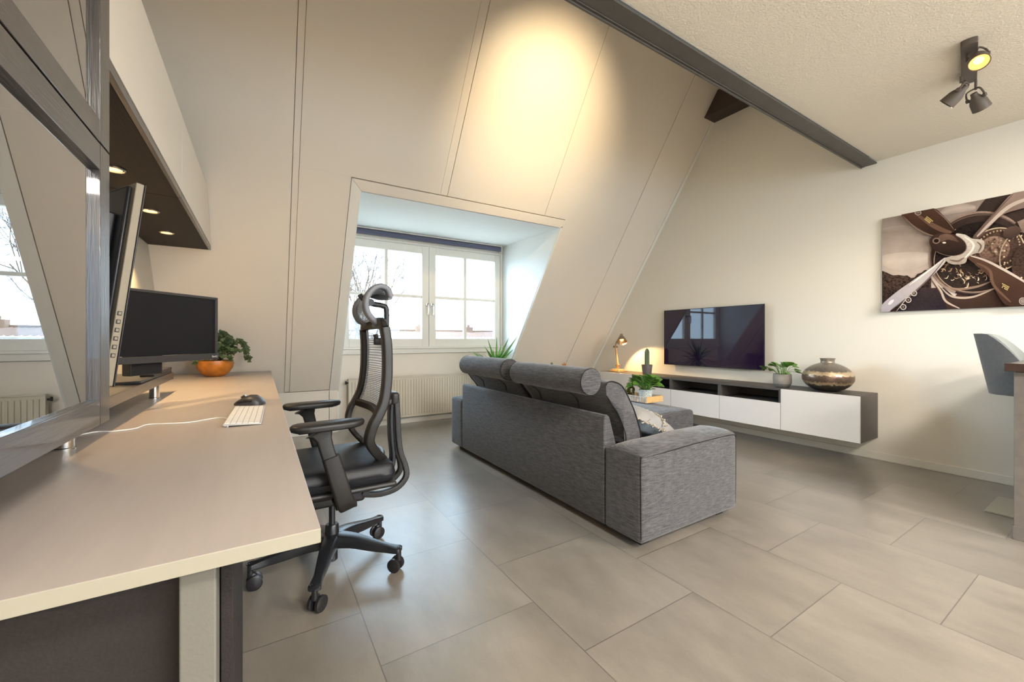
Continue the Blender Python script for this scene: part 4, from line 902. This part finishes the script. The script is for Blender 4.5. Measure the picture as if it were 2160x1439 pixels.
# television
t = thing('television', (4.43, 2.755, .70), 'large flat television mounted on the wall, switched off and reflecting the window', 'television')
ty0, ty1, tz0, tz1 = 2.146, 3.362, .698, 1.387
obj('screen', bx(4.400, 4.402, ty0+.006, ty1-.006, tz0+.008, tz1-.006), M['tvglass'], t, smooth=False)
b = BM(); box(b, 4.4005, 4.412, ty0, ty0+.006, tz0, tz1); box(b, 4.4005, 4.412, ty1-.006, ty1, tz0, tz1); box(b, 4.4005, 4.412, ty0+.006, ty1-.006, tz0, tz0+.008); box(b, 4.4005, 4.412, ty0+.006, ty1-.006, tz1-.006, tz1); obj('bezel', b, M['black'], t, smooth=False)
obj('back_shell', bx(4.4125, 4.436, ty0+.03, ty1-.03, tz0+.03, tz1-.06), M['black'], t, bevel=.004)
obj('wall_mount', bx(4.4365, XR-.001, 2.6, 2.9, .9, 1.2), M['black'], t)
# desk lamp
lc = Vector((4.235, 4.0, CZ1)); t = thing('desk_lamp', tuple(lc), 'wooden jointed desk lamp with a lit metal shade on the floating cabinet', 'lamp')
b = BM(); box(b, lc.x-.075, lc.x+.075, lc.y-.085, lc.y+.085, CZ1, CZ1+.018); box(b, lc.x-.055, lc.x+.055, lc.y-.065, lc.y+.065, CZ1+.018, CZ1+.036); obj('base', b, M['blond'], t, bevel=.004)
b = BM(); 
for s in (-1, 1): box(b, lc.x-.008, lc.x+.008, lc.y-.005+s*.018-.005, lc.y-.005+s*.018+.005, CZ1+.034, CZ1+.105)
A0 = Vector((lc.x, lc.y-.005, CZ1+.085)); A1 = Vector((lc.x, lc.y+.040, CZ1+.345))
hexa(b, [A0+Vector(p) for p in ((-.010, -.012, -.03), (.010, -.012, -.03), (.010, .012, -.03), (-.010, .012, -.03))]+[A1+Vector(p) for p in ((-.009, -.011, .02), (.009, -.011, .02), (.009, .011, .02), (-.009, .011, .02))]); obj('arm', b, M['blond'], t, bevel=.002)
b = BM()
for q in (A0, A1):
    cyl(b, q+Vector((0, -.030, 0)), q+Vector((0, .030, 0)), .006, seg=10); lathe(b, [(.015, 0), (.015, .008)], q+Vector((0, .024, 0)), 14, (0, 1, 0)); lathe(b, [(.015, 0), (.015, .008)], q+Vector((0, -.024, 0)), 14, (0, -1, 0))
obj('joint', b, M['lampmetal'], t)
hd = Vector((lc.x-.01, lc.y-.085, CZ1+.455)); ax = Vector((-.40, -.46, -.79)).normalized(); b = BM()
tube(b, spline([A1, A1+Vector((0, -.02, .07)), hd-ax*.075+Vector((0, .01, .0)), hd-ax*.06], 4), .006, 8); obj('neck', b, M['lampmetal'], t)
b = BM(); pr_ = [(.010, -.085), (.018, -.080), (.020, -.060), (.024, -.048), (.045, -.010), (.066, .040), (.070, .052)]
lathe(b, pr_+[(r-.003, z) for r, z in pr_[::-1]], hd, 28, ax); shd = obj('lamp_shade', b, M['lampmetal'], t, angle=50)
b = BM(); lathe(b, [(.0001, -.03), (.018, -.02), (.026, .005), (.020, .026), (.0001, .034)], hd, 16, ax); obj('bulb', b, M['warmglow'], t)
l = bpy.data.lights.new('desk_lamp_light', 'SPOT'); l.energy = 13; l.color = (1, .62, .26); l.shadow_soft_size = .03; l.spot_size = math.radians(118); l.spot_blend = .25
lo = bpy.data.objects.new('desk_lamp_light', l); COL.objects.link(lo); lo.location = hd+ax*.045; lo.rotation_euler = (Vector((0.10, -.42, -.85))).to_track_quat('-Z', 'Y').to_euler()
cactus('potted_cactus', (4.21, 3.475, CZ1), .235, .027, .070, .128, M['greypot'], 'tall single cactus in a grey glazed pot beside the television', 9)
round_plant('potted_pilea', (4.21, 1.893, CZ1), [(.050, 0), (.056, .003), (.072, .034), (.0745, .038), (.0765, .08), (.074, .126), (.068, .126), (.070, .08), (.0001, .02)], M['concrete'], .068, 'round leaved plant in a small concrete pot beside the vase', seed=9, leafL=.075, rad=.14, hh=.085, nl=36,
            band=[(.0505, -.0002), (.0567, .0025), (.0725, .0335), (.0728, .036), (.06, .037), (.05, .001)])
vc = Vector((4.255, 1.548, CZ1)); t = thing('round_vase', tuple(vc), 'wide round antique silver vase with gilded bands on the floating cabinet', 'vase')
vp = [(.060, 0), (.075, .002), (.115, .020), (.155, .050), (.180, .085), (.187, .118), (.182, .150), (.160, .185), (.125, .215), (.085, .236), (.056, .246), (.051, .250), (.050, .262), (.052, .278), (.057, .286), (.057, .289), (.052, .288), (.046, .276), (.045, .250), (.0001, .246)]
b = BM(); lathe(b, [(q.x, q.y) for q in spline([(r, z, 0) for r, z in vp[:11]], 4)]+vp[11:], (0, 0, 0), 64)
me = obj('body', b, M['vase'], None, angle=50); me.parent = t; BASE[me.name] = Vector()
# ------------------------------------------------------------------ picture on the wall
PX0 = 4.436; PY0, PY1, PZ0, PZ1 = .045, 1.2295, 1.2495, 2.0365
t = thing('wall_picture', (4.45, .64, PZ0), 'large sepia photograph print of an aircraft propeller and engine on the wall', 'picture')
obj('panel', bx(PX0, XR-.002, PY0, PY1, PZ0, PZ1), M['whitefront'], t, smooth=False)
pm = bpy.data.materials.new('sepia_print'); pm.use_nodes = True; nt = pm.node_tree; pp = nt.nodes['Principled BSDF']; pp.inputs['Roughness'].default_value = .12; pp.inputs['Specular IOR Level'].default_value = .4
at = nt.nodes.new('ShaderNodeAttribute'); at.attribute_name = 'tone'; tcn = nt.nodes.new('ShaderNodeTexCoord')
def nz_(sc, det): q = nt.nodes.new('ShaderNodeTexNoise'); q.inputs['Scale'].default_value = sc; q.inputs['Detail'].default_value = det; nt.links.new(tcn.outputs['Object'], q.inputs[0]); return q
q1 = nz_(9, 6); q2 = nz_(90, 4); at2 = nt.nodes.new('ShaderNodeAttribute'); at2.attribute_name = 'grain'
mrr = nt.nodes.new('ShaderNodeMapRange'); mrr.inputs[1].default_value = .35; mrr.inputs[2].default_value = .65; mrr.inputs[3].default_value = -1; mrr.inputs[4].default_value = 1; nt.links.new(q2.outputs[0], mrr.inputs[0])
mlt = nt.nodes.new('ShaderNodeMath'); mlt.operation = 'MULTIPLY_ADD'; nt.links.new(mrr.outputs[0], mlt.inputs[0]); nt.links.new(at2.outputs['Fac'], mlt.inputs[1]); mlt.inputs[2].default_value = 1.0
ml2 = nt.nodes.new('ShaderNodeMath'); ml2.operation = 'MULTIPLY_ADD'; nt.links.new(q1.outputs[0], ml2.inputs[0]); ml2.inputs[1].default_value = .5; ml2.inputs[2].default_value = .75
ml3 = nt.nodes.new('ShaderNodeMath'); ml3.operation = 'MULTIPLY'; nt.links.new(mlt.outputs[0], ml3.inputs[0]); nt.links.new(ml2.outputs[0], ml3.inputs[1])
vv = nt.nodes.new('ShaderNodeVectorMath'); vv.operation = 'SCALE'; nt.links.new(at.outputs['Color'], vv.inputs[0]); nt.links.new(ml3.outputs[0], vv.inputs['Scale']); nt.links.new(vv.outputs[0], pp.inputs['Base Color'])
pb = BM(); cl = pb.verts.layers.float_color.new('tone'); gl = pb.verts.layers.float.new('grain'); LAY = [0]
def zc(x, y):   # place of a picture detail on the print
    p = onX(1840+x/4.497, 380+y/4.497, PX0); return max(PY0+.001, min(PY1-.001, p.y)), max(PZ0+.001, min(PZ1-.001, p.z))
def lay(): LAY[0] += 1; return PX0-.0004-.00012*LAY[0]
def ptv(y, z, X, c, g):
    v = pb.verts.new((X, y, z)); v[cl] = c; v[gl] = g; return v
def poly(P, c1, c2=None, g=.0, vert=True, raw=False):
    X = lay(); c1 = rgb(*c1); c2 = rgb(*c2) if c2 else c1
    Q = [zc(*p) for p in P]; k = 1 if vert else 0; hi = max(q[k] for q in Q); lo_ = min(q[k] for q in Q)
    vs = []
    for q in Q:
        f = (hi-q[k])/max(1e-6, hi-lo_); vs.append(ptv(q[0], q[1], X, [c1[i]*(1-f)+c2[i]*f for i in range(4)], g))
    pb.faces.new(vs)
def curvepoly(P, *a, **k): poly([(p.x, p.y) for p in spline([(x, y, 0) for x, y in P], 4, True)], *a, **k)
def ell(cx, cy, rx, ry, ang, c1, c2=None, g=.0, n=36):
    a = math.radians(ang); poly([(cx+rx*math.cos(q)*math.cos(a)-ry*math.sin(q)*math.sin(a), cy+rx*math.cos(q)*math.sin(a)+ry*math.sin(q)*math.cos(a)) for q in [2*math.pi*i/n for i in range(n)]], c1, c2, g)
def ring(cx, cy, rx, ry, ang, w, c, a0=0, a1=360, g=.1):
    X = lay(); c = rgb(*c); a = math.radians(ang); n = 40; pv = None
    for i in range(n+1):
        q = math.radians(a0+(a1-a0)*i/n); pr2 = []
        for k in (1, 1-w): pr2.append(ptv(*zc(cx+rx*k*math.cos(q)*math.cos(a)-ry*k*math.sin(q)*math.sin(a), cy+rx*k*math.cos(q)*math.sin(a)+ry*k*math.sin(q)*math.cos(a)), X, c, g))
        if pv: pb.faces.new((pv[0], pr2[0], pr2[1], pv[1]))
        pv = pr2
def stroke(P, w, c, g=.0):
    X = lay(); c = rgb(*c); S = spline([(x, y, 0) for x, y in P], 6); pv = None
    for i, p in enumerate(S):
        d = (S[min(i+1, len(S)-1)]-S[max(i-1, 0)]).normalized(); nn = Vector((-d.y, d.x, 0)); ww = w*(.35+.65*math.sin(math.pi*i/(len(S)-1)))/2
        pr2 = [ptv(*zc(p.x+nn.x*s*ww, p.y+nn.y*s*ww), X, c, g) for s in (1, -1)]
        if pv: pb.faces.new((pv[0], pr2[0], pr2[1], pv[1]))
        pv = pr2
R = 2700
poly([(60, 0), (R, -600), (R, 1500), (60, 1500)], (150, 134, 124), (214, 198, 184), g=.02)
X = None
# print is drawn once over the whole panel: sky, tree line, airframe, engine, propeller
for k_ in range(8): w_ = 1-k_/8; stroke([(60, 500), (300, 490), (560, 520)], 120*w_, (170-k_*2, 154-k_*2, 144-k_*2))
for k_ in range(8): w_ = 1-k_/8; stroke([(70, 760), (300, 770), (560, 730)], 170*w_, (196+k_*2, 181+k_*2, 168+k_*2))
for k_ in range(6): w_ = 1-k_/6; stroke([(640, 320), (800, 270), (980, 260)], 90*w_, (172+k_*4, 156+k_*4, 144+k_*4))
poly([(90, 862), (125, 872), (160, 888), (200, 905), (250, 900), (300, 908), (335, 905), (370, 930), (400, 925), (430, 890), (470, 878), (500, 852), (535, 858), (560, 900), (560, 1040), (440, 1060), (240, 1270), (90, 1270)], (70, 52, 44), (52, 38, 36), g=.75)
poly([(440, 1028), (680, 1020), (860, 1180), (800, 1290), (230, 1290), (250, 1235)], (56, 44, 46), (40, 34, 44), g=.2)
poly([(930, 372), (1075, 178), (1500, 60), (R, -500), (R, 1500), (700, 1500), (1150, 600)], (52, 40, 36), (66, 46, 38), g=.12)
poly([(1500, 60), (R, -500), (R, 500), (1700, 300)], (98, 82, 74), (70, 56, 50), g=.05)
ell(1010, 700, 480, 400, -14, (58, 44, 40), (40, 30, 28), g=.1); ring(1010, 700, 480, 400, -14, .05, (156, 132, 118), 130, 330)
ring(1010, 700, 470, 372, -14, .03, (104, 84, 74), 0, 360)
ell(1010, 730, 430, 330, -14, (34, 26, 24), (48, 36, 32), g=.3)
ring(1010, 730, 432, 330, -14, .02, (180, 152, 128), 60, 250)
poly([(560, 940), (640, 1010), (700, 1120), (900, 1150), (1150, 1040), (1250, 1300), (720, 1300), (640, 1080)], (84, 60, 48), (60, 44, 38), g=.1)
stroke([(565, 935), (650, 1050), (700, 1150), (830, 1218)], 22, (196, 176, 160)); stroke([(655, 1020), (760, 1105), (950, 1110), (1160, 1030)], 20, (188, 168, 150)); stroke([(700, 1010), (820, 1035), (1000, 1010), (1130, 960)], 22, (150, 124, 104))
random.seed(21)
for i in range(60):
    a = random.uniform(.4, 3.4); r = random.uniform(120, 300); x = 930+r*math.cos(a); y = 790+r*.62*math.sin(a); d = random.uniform(10, 42)
    th_ = random.uniform(0, 3.1); stroke([(x, y), (x+d*math.cos(th_), y+d*math.sin(th_)), (x+d*1.5*math.cos(th_+.4), y+d*1.5*math.sin(th_+.4))], random.uniform(5, 14), random.choice([(196, 162, 120), (150, 118, 92), (110, 84, 68), (226, 206, 178), (60, 44, 36)]), g=.3)
ell(1190, 660, 260, 205, -14, (84, 62, 52), (60, 44, 38), g=.3); ring(1190, 660, 262, 206, -14, .05, (206, 184, 152)); ell(1160, 660, 150, 125, -14, (150, 122, 104), (96, 70, 58), g=.35)
for i in range(40):
    a = 2*math.pi*i/40; x = 1190+212*math.cos(a); y = 655+168*math.sin(a)-.2*212*math.cos(a)*.9; ell(x, y, 9, 9, 0, (214, 188, 150), (120, 90, 70), n=8)
for i in range(26):
    a = random.uniform(0, 6.28); r = random.uniform(20, 120); ell(1165+r*math.cos(a), 655+r*.8*math.sin(a), random.uniform(8, 24), random.uniform(6, 16), random.uniform(0, 90), random.choice([(210, 186, 160), (160, 128, 104), (90, 64, 52)]), (70, 50, 42), n=12)
ring(1420, 740, 210, 260, 10, .06, (170, 146, 124), 60, 280); ell(1500, 800, 170, 220, 10, (60, 44, 38), (74, 54, 46), g=.4)
for i in range(22):
    a = 2*math.pi*i/22; ell(1400+180*math.cos(a)*.8, 730+200*math.sin(a), 9, 9, 0, (210, 184, 148), n=8)
poly([(1380, 400), (1480, 360), (1600, 400), (1560, 560), (1430, 500)], (150, 130, 114), (110, 90, 78), g=.1)
ell(1330, 500, 90, 55, -20, (90, 70, 60), (60, 44, 38))
# upper right blade
curvepoly([(960, 545), (1040, 450), (1150, 330), (1340, 120), (1500, 20), (1720, 20), (1700, 130), (1500, 250), (1250, 330), (1120, 450), (1010, 560)], (150, 128, 116), (92, 72, 62), g=.04)
stroke([(1000, 540), (1120, 420), (1300, 260), (1500, 170), (1700, 60)], 34, (196, 178, 164)); stroke([(980, 535), (1110, 380), (1340, 140)], 16, (110, 88, 78))
# upper left blade
curvepoly([(285, 325), (440, 285), (590, 268), (700, 360), (770, 440), (790, 490), (740, 512), (610, 535), (520, 500), (400, 430)], (84, 58, 46), (52, 36, 30), g=.05)
stroke([(300, 345), (420, 455), (530, 515), (610, 535)], 12, (140, 112, 96)); stroke([(430, 330), (560, 420), (680, 480), (760, 500)], 46, (112, 84, 70)); stroke([(600, 285), (700, 370), (780, 470)], 8, (150, 124, 108))
ring(443, 315, 32, 22, 0, .22, (190, 176, 166)); stroke([(420, 316), (466, 314)], 6, (190, 176, 166))
# lower right blade
curvepoly([(905, 735), (960, 712), (1080, 755), (1250, 840), (1439, 950), (1620, 1080), (1700, 1210), (1320, 1210), (1180, 1060), (1130, 940), (1020, 830)], (88, 62, 48), (66, 46, 38), g=.05)
stroke([(940, 722), (1080, 765), (1250, 850), (1439, 960), (1620, 1080)], 24, (206, 188, 174)); stroke([(1000, 790), (1120, 860), (1160, 1000), (1320, 1160)], 30, (112, 84, 66))
ring(1432, 1150, 34, 34, 0, .2, (190, 178, 170)); ell(1432, 1150, 22, 22, 0, (150, 132, 122))
# lower left blade
curvepoly([(690, 742), (712, 762), (660, 830), (540, 950), (400, 1080), (250, 1190), (150, 1262), (90, 1262), (92, 1195), (230, 1070), (400, 950), (560, 840)], (206, 194, 186), (172, 166, 176), g=.02)
stroke([(690, 760), (560, 920), (400, 1070), (180, 1240)], 14, (112, 96, 92)); stroke([(670, 765), (520, 880), (360, 1000)], 14, (238, 230, 222)); ell(188, 1160, 34, 14, -42, (230, 226, 228))
stroke([(240, 1245), (330, 1130), (390, 1060)], 8, (200, 186, 176))
for x, y in ((405, 1075), (352, 1138), (304, 1205)): ring(x, y, 30, 28, 0, .34, (196, 184, 172)); ell(x, y, 9, 9, 0, (150, 136, 126), n=10)
# hub and spinner
curvepoly([(800, 520), (870, 518), (905, 530), (960, 560), (1060, 575), (1070, 640), (1040, 690), (985, 700), (915, 735), (890, 790), (800, 805), (735, 790), (700, 745), (780, 715), (880, 640)], (214, 202, 188), (168, 152, 138), g=.12)
stroke([(880, 540), (960, 600), (960, 660), (890, 740)], 22, (236, 226, 214)); stroke([(740, 760), (820, 772), (880, 740)], 18, (120, 100, 88)); stroke([(1000, 590), (1040, 630), (1010, 690)], 16, (116, 96, 84))
ell(728, 615, 180, 104, 12, (70, 50, 42), (34, 24, 22), g=.04); ring(728, 615, 181, 105, 12, .04, (132, 108, 94), -70, 120)
curvepoly([(640, 540), (700, 515), (770, 530), (830, 590), (780, 580), (720, 570), (660, 590)], (120, 92, 78), (88, 64, 54), g=.1); ell(692, 598, 18, 8, 0, (240, 224, 206), n=12)
ring(617, 580, 36, 28, -10, .3, (150, 124, 108)); ell(617, 580, 18, 14, 0, (34, 24, 20), n=12)
# yellow stencil lettering blocks on the blades
for (ox, oy, ang) in ((545, 385, 38), (1265, 1015, 28)):
    a = math.radians(ang)
    for r_ in range(3):
        for k in range(6):
            if random.random() < .12: continue
            lx, ly = -36+k*13, -20+r_*15; w, h = 9, 10
            P_ = [(ox+(lx+dx)*math.cos(a)-(ly+dy)*math.sin(a), oy+(lx+dx)*math.sin(a)+(ly+dy)*math.cos(a)) for dx, dy in ((0, 0), (w, 0), (w, h), (0, h))]
            poly(P_, (222, 196, 128))
pme = bpy.data.meshes.new('print'); off = BASE[t.name]; bmesh.ops.translate(pb, verts=pb.verts[:], vec=-off); pb.to_mesh(pme); pb.free(); pme.materials.append(pm)
po = bpy.data.objects.new('print', pme); COL.objects.link(po); po.parent = t
# ================================================================== CEILING SPOTS
def spot_head(par, piv, ax, lit=False, L=.105, r=.040):
    ax = Vector(ax).normalized(); piv = Vector(piv); c = piv
    b = BM(); pr_ = [(.0001, -.030), (.014, -.028), (.016, -.012), (.018, -.008), (.030, .012), (.036, .028), (r, L-.03)]
    lathe(b, pr_+[(r-.003, L-.03), (.033, .028), (.026, .014), (.0001, .004)], c, 28, ax); h = obj('spot_shade', b, M['spotblk'], par, angle=50)
    side = ax.cross(Vector((0, 0, 1))).normalized(); b = BM()
    tube(b, spline([c+side*.038+ax*.005, c+side*.030-ax*.030+Vector((0, 0, .012)), c-ax*.012+Vector((0, 0, .040)), c-side*.030-ax*.030+Vector((0, 0, .012)), c-side*.038+ax*.005], 4), .0045, 6)
    for s in (-1, 1): lathe(b, [(.009, 0), (.010, .003), (.010, .012), (.0001, .013)], c+side*s*.030+ax*.004, 12, side*s)
    obj('yoke', b, M['spotblk'], h)
    b = BM(); lathe(b, [(r-.004, L-.034), (.022, .040), (.0001, .034)], c, 24, ax, cap=False); obj('reflector', b, M['reflector'] if lit else M['lampmetal'], h)
    b = BM(); lathe(b, [(.0001, .040), (.016, .041), (.019, .050), (.0001, .056)], c, 16, ax); obj('bulb', b, M['warmglow'] if lit else M['white'], h)
    return h
def spot_bar(y0, x0, x1, z, label, heads, group=None, cat='ceiling lamp', turn=9.5):
    t = thing('ceiling_spotlight', ((x0+x1)/2, y0, z), label, cat, group)
    b = BM(); w = .030; P = [(x0+.02*(1-math.cos(a))-.0, y0+w*math.sin(a)) for a in [math.radians(q) for q in (90, 60, 30, 0, -30, -60, -90)]]
    P = [(x0+.012*(1-math.cos(math.radians(q)))*1.0, y0+w*math.sin(math.radians(q))) for q in (-90, -60, -30, 0, 30, 60, 90)]
    P = [(x0+.014-.014*math.cos(math.radians(q)), y0+w*math.sin(math.radians(q))) for q in (-90, -60, -30, 0, 30, 60, 90)]+[(x1-.014+.014*math.cos(math.radians(q)), y0+w*math.sin(math.radians(q))) for q in (90, 60, 30, 0, -30, -60, -90)]
    q_ = math.radians(turn); P = [(x0+(x-x0)*math.cos(q_)-(y-y0)*math.sin(q_), y0+(x-x0)*math.sin(q_)+(y-y0)*math.cos(q_)) for x, y in P]
    prism(b, P, 'z', z-.030, z); bar = obj('mounting_bar', b, M['spotblk'], t, bevel=.002)
    for piv, ax, lit in heads:
        b = BM(); cyl(b, (piv[0], piv[1], z-.030), (piv[0], piv[1], piv[2]+.045), .006, seg=10); obj('stem', b, M['spotblk'], t); spot_head(t, piv, ax, lit)
    return t
spot_bar(.502, 3.02, 3.50, 2.54, 'dark ceiling bar with three adjustable spotlights, the uppermost one glowing',
    [((3.112, .490, 2.474), (-.62, -.18, -.76), True), ((3.36, .590, 2.430), (.02, .62, -.50), False), ((3.475, .553, 2.410), (.62, -.22, -.75), False)])
def spot(loc, tgt, e, size, col=(1, .66, .32), soft=.03, blend=.6):
    l = bpy.data.lights.new('spot_beam', 'SPOT'); l.energy = e; l.color = col; l.spot_size = math.radians(size); l.spot_blend = blend; l.shadow_soft_size = soft
    o = bpy.data.objects.new('spot_beam', l); COL.objects.link(o); o.location = loc; o.rotation_euler = (Vector(tgt)-Vector(loc)).to_track_quat('-Z', 'Y').to_euler(); return o
spot((3.17, .50, 2.39), (2.6, .3, 1.6), 16, 110, (1, .74, .45))
spot((3.37, .64, 2.37), (3.9, 1.6, 0.8), 10, 90, (1, .80, .58))
# assumed uplighter, out of view above the beam, added for the glow on the slope
t = spot_bar(1.46, 2.00, 2.12, 2.95, 'assumed single spotlight on the wall above the steel beam', []) if False else thing('assumed_wall_spotlight', (2.06, 1.37, 2.95), 'assumed small dark uplighter, out of view on the wall above the steel beam', 'wall lamp')
obj('wall_plate', bx(2.02, 2.10, 1.361, 1.375, 2.90, 3.00), M['spotblk'], t, bevel=.003)
b = BM(); cyl(b, (2.06, 1.375, 2.95), (2.06, 1.42, 2.95), .008); obj('stem', b, M['spotblk'], t)
spot_head(t, (2.06, 1.43, 2.955), (.11, .98, .06), True)
spot((2.065, 1.52, 2.975), (2.22, 3.05, 3.04), 80, 74, (1, .78, .48), .03, 1.0)  # beam of the assumed uplighter, makes the warm glow on the slope
# housings for the added fill lights, out of view behind the camera
for i, (p, e) in enumerate(FILL_SPOTS):
    tt = thing('added_fill_lamp', (p[0], p[1], 2.54), 'added square fill lamp on the ceiling behind the viewer, '+('nearer on the desk side', 'nearer on the television wall side', 'farther on the desk side', 'farther on the television wall side')[i], 'ceiling lamp', 'added fill lamps behind the viewer')
    b = BM(); box(b, p[0]-.29, p[0]+.29, p[1]-.29, p[1]+.29, 2.505, 2.54); obj('housing', b, M['white'], tt, bevel=.004)
# ================================================================== BREAKFAST BAR AND STOOL
t = thing('breakfast_bar', (3.4, -.2, 0), 'grey breakfast bar end with a dark brown worktop at the right edge', 'counter')
IY = .392
b = BM(); box(b, 3.275, 3.312, -1.3, IY, .07, .858); obj('end_panel', b, M['island'], t, bevel=.002)
b = BM(); box(b, 3.271, 3.309, -1.3, IY+.003, .0, .072); obj('plinth', b, M['island'], t, bevel=.001)
b = BM(); box(b, 3.312, 3.90, -1.3, -.25, .0, .858); obj('base_cabinet', b, M['island'], t, bevel=.002)
b = BM(); box(b, 3.235, XR-.02, -1.3, .418, .862, .902); obj('worktop', b, M['islandtop'], t, bevel=.002)
t = thing('bar_stool', (3.85, .35, 0), 'blue-grey padded bar stool with a square steel foot behind the breakfast bar', 'stool')
b = BM(); box(b, 3.652, 4.05, .15, .548, .0, .010); obj('foot_plate', b, mat('satin_steel_plate', rgb(190, 186, 172), .35, metal=.6), t, bevel=.002)
b = BM(); cyl(b, (3.85, .35, .01), (3.85, .35, .66), .028); lathe(b, [(.05, 0), (.045, .02), (.028, .03)], (3.85, .35, .01), 20); obj('column', b, M['chrome'], t)
b = BM(); puff(b, 3.70, 4.00, .20, .49, .692, .742, .025, (0, 0, .008), n=8); obj('seat', b, M['stoolin'], t, angle=80)
# wrap-round back shell
def shell(off, name, m, topk=0):
    b = BM(); ths = [math.radians(a) for a in range(-6, 187, 8)]; rows = 12; G = [[], []]
    for s, inset in ((0, off), (1, off+.022)):
        for th in ths:
            c, s_ = math.cos(th), math.sin(th); k = max(0, s_)
            # height of the rim falls from the back to the front
            f = max(0, min(1, (s_+.10)/.90)); ztop = .735+.325*(1-(1-f)**1.25); zb = .695+.01*(1-f)
            col_ = []
            for j in range(rows+1):
                v = j/rows; z = zb+(ztop-zb)*v; e = 1+.10*v*k
                rx, ry = (.215-inset)*(1-.10*v*(1-k)), (.205-inset)*e+.045*v*k
                edge = .010*math.sin(math.pi*min(1, v))
                xx = 3.85+rx*c*(1-.18*v*k); yy = .352+ry*s_ if s_ > 0 else .352+s_*.16
                col_.append(b.verts.new((xx, yy, z-(.006 if s else 0)*(v > .9))))
            G[s].append(col_)
    for s in (0, 1):
        for A, B in zip(G[s], G[s][1:]):
            for j in range(rows):
                f = b.faces.new((A[j], B[j], B[j+1], A[j+1])); f.material_index = s
    for A, B, C2, D in zip(G[0], G[0][1:], G[1], G[1][1:]):
        b.faces.new((A[rows], B[rows], D[rows], C2[rows])); b.faces.new((A[0], C2[0], D[0], B[0]))
    for k in (0, -1):
        for j in range(rows): b.faces.new((G[0][k][j], G[0][k][j+1], G[1][k][j+1], G[1][k][j]))
    return obj(name, b, None, t, angle=50, mats=[M['stoolfab'], M['stoolin']])
shell(0, 'back_shell', None)
# ================================================================== OUTSIDE THE WINDOW
def bare_tree(name, base, height, spread, seed, label, depth=6):
    random.seed(seed); b = BM(); base = Vector(base)
    def grow(p, d, L, r, k):
        e = p+d*L; mid = p.lerp(e, .5)+rv(L*.05); tube(b, [p, mid, e], r, 4 if k < 3 else 6, scale=[1, .85, .7])
        if k == 0: return
        for _ in range(3 if k > 2 else 4):
            nd = (d+rv(.62)+Vector((0, 0, .04 if k > 2 else -.14))).normalized(); grow(p.lerp(e, random.uniform(.55, 1)), nd, L*random.uniform(.58, .78), r*.55, k-1)
    grow(base, Vector((0, 0, 1)), height, .13, depth)
    o = obj(name, b, M['birch'], angle=180); return tag(o, label, 'tree', 'bare trees outside the window' if False else None)
bare_tree('birch_tree', (4.0, 17.0, -4.6), 3.9, 2, 4, 'bare birch tree outside the window, behind the headrest', 7)
bare_tree('birch_tree', (1.8, 27.0, -5.2), 3.4, 2, 9, 'low bare tree outside by the left edge of the window', 4)
def house(x0, x1, y0, ridge, eave, label):
    t = thing('row_house', ((x0+x1)/2, y0, -6), label, 'house')
    obj('facade', bx(x0, x1, y0+.6, y0+9, -6, eave-.05), M['render'], t, smooth=False)
    b = BM(); n = int((x1-x0)/.28); dz = ridge-eave
    for i in range(n):
        a = x0+(x1-x0)*i/n; w = (x1-x0)/n; xs = [a, a+w*.35, a+w*.7, a+w]; zz_ = [0, .07, .05, 0]
        lo = [b.verts.new((x, y0, eave+z)) for x, z in zip(xs, zz_)]; hi = [b.verts.new((x, y0+5, ridge+z)) for x, z in zip(xs, zz_)]
        for k in range(3): b.faces.new((lo[k], lo[k+1], hi[k+1], hi[k]))
    rf = obj('roof', b, M['rooftile'], t, smooth=False)
    obj('ridge', bx(x0, x1, y0+4.85, y0+5.1, ridge+.02, ridge+.16), M['rooftile'], rf)
    obj('gutter', bx(x0, x1, y0-.15, y0, eave-.28, eave-.02), M['render'], t)
    for cx_ in [x0+(x1-x0)*k for k in (.2, .5, .8)]:
        b = BM(); box(b, cx_-.35, cx_+.35, y0+4.4, y0+5.0, ridge-.3, ridge+.45); ch = obj('chimney', b, M['brick'], t)
        b = BM(); cyl(b, (cx_, y0+4.7, ridge+.45), (cx_, y0+4.7, ridge+.65), .12); obj('chimney_pot', b, M['brick'], ch)
house(8.5, 24.0, 29.0, 1.62, 1.12, 'terraced house with a tiled roof seen through the right hand sash')
house(-4.0, 8.3, 33.0, 1.65, 1.10, 'terraced house with a tiled roof seen through the left hand sash')
struct('floor_street', bx(-60, 90, 6, 120, -6.2, -6), M['pavement'], smooth=False)
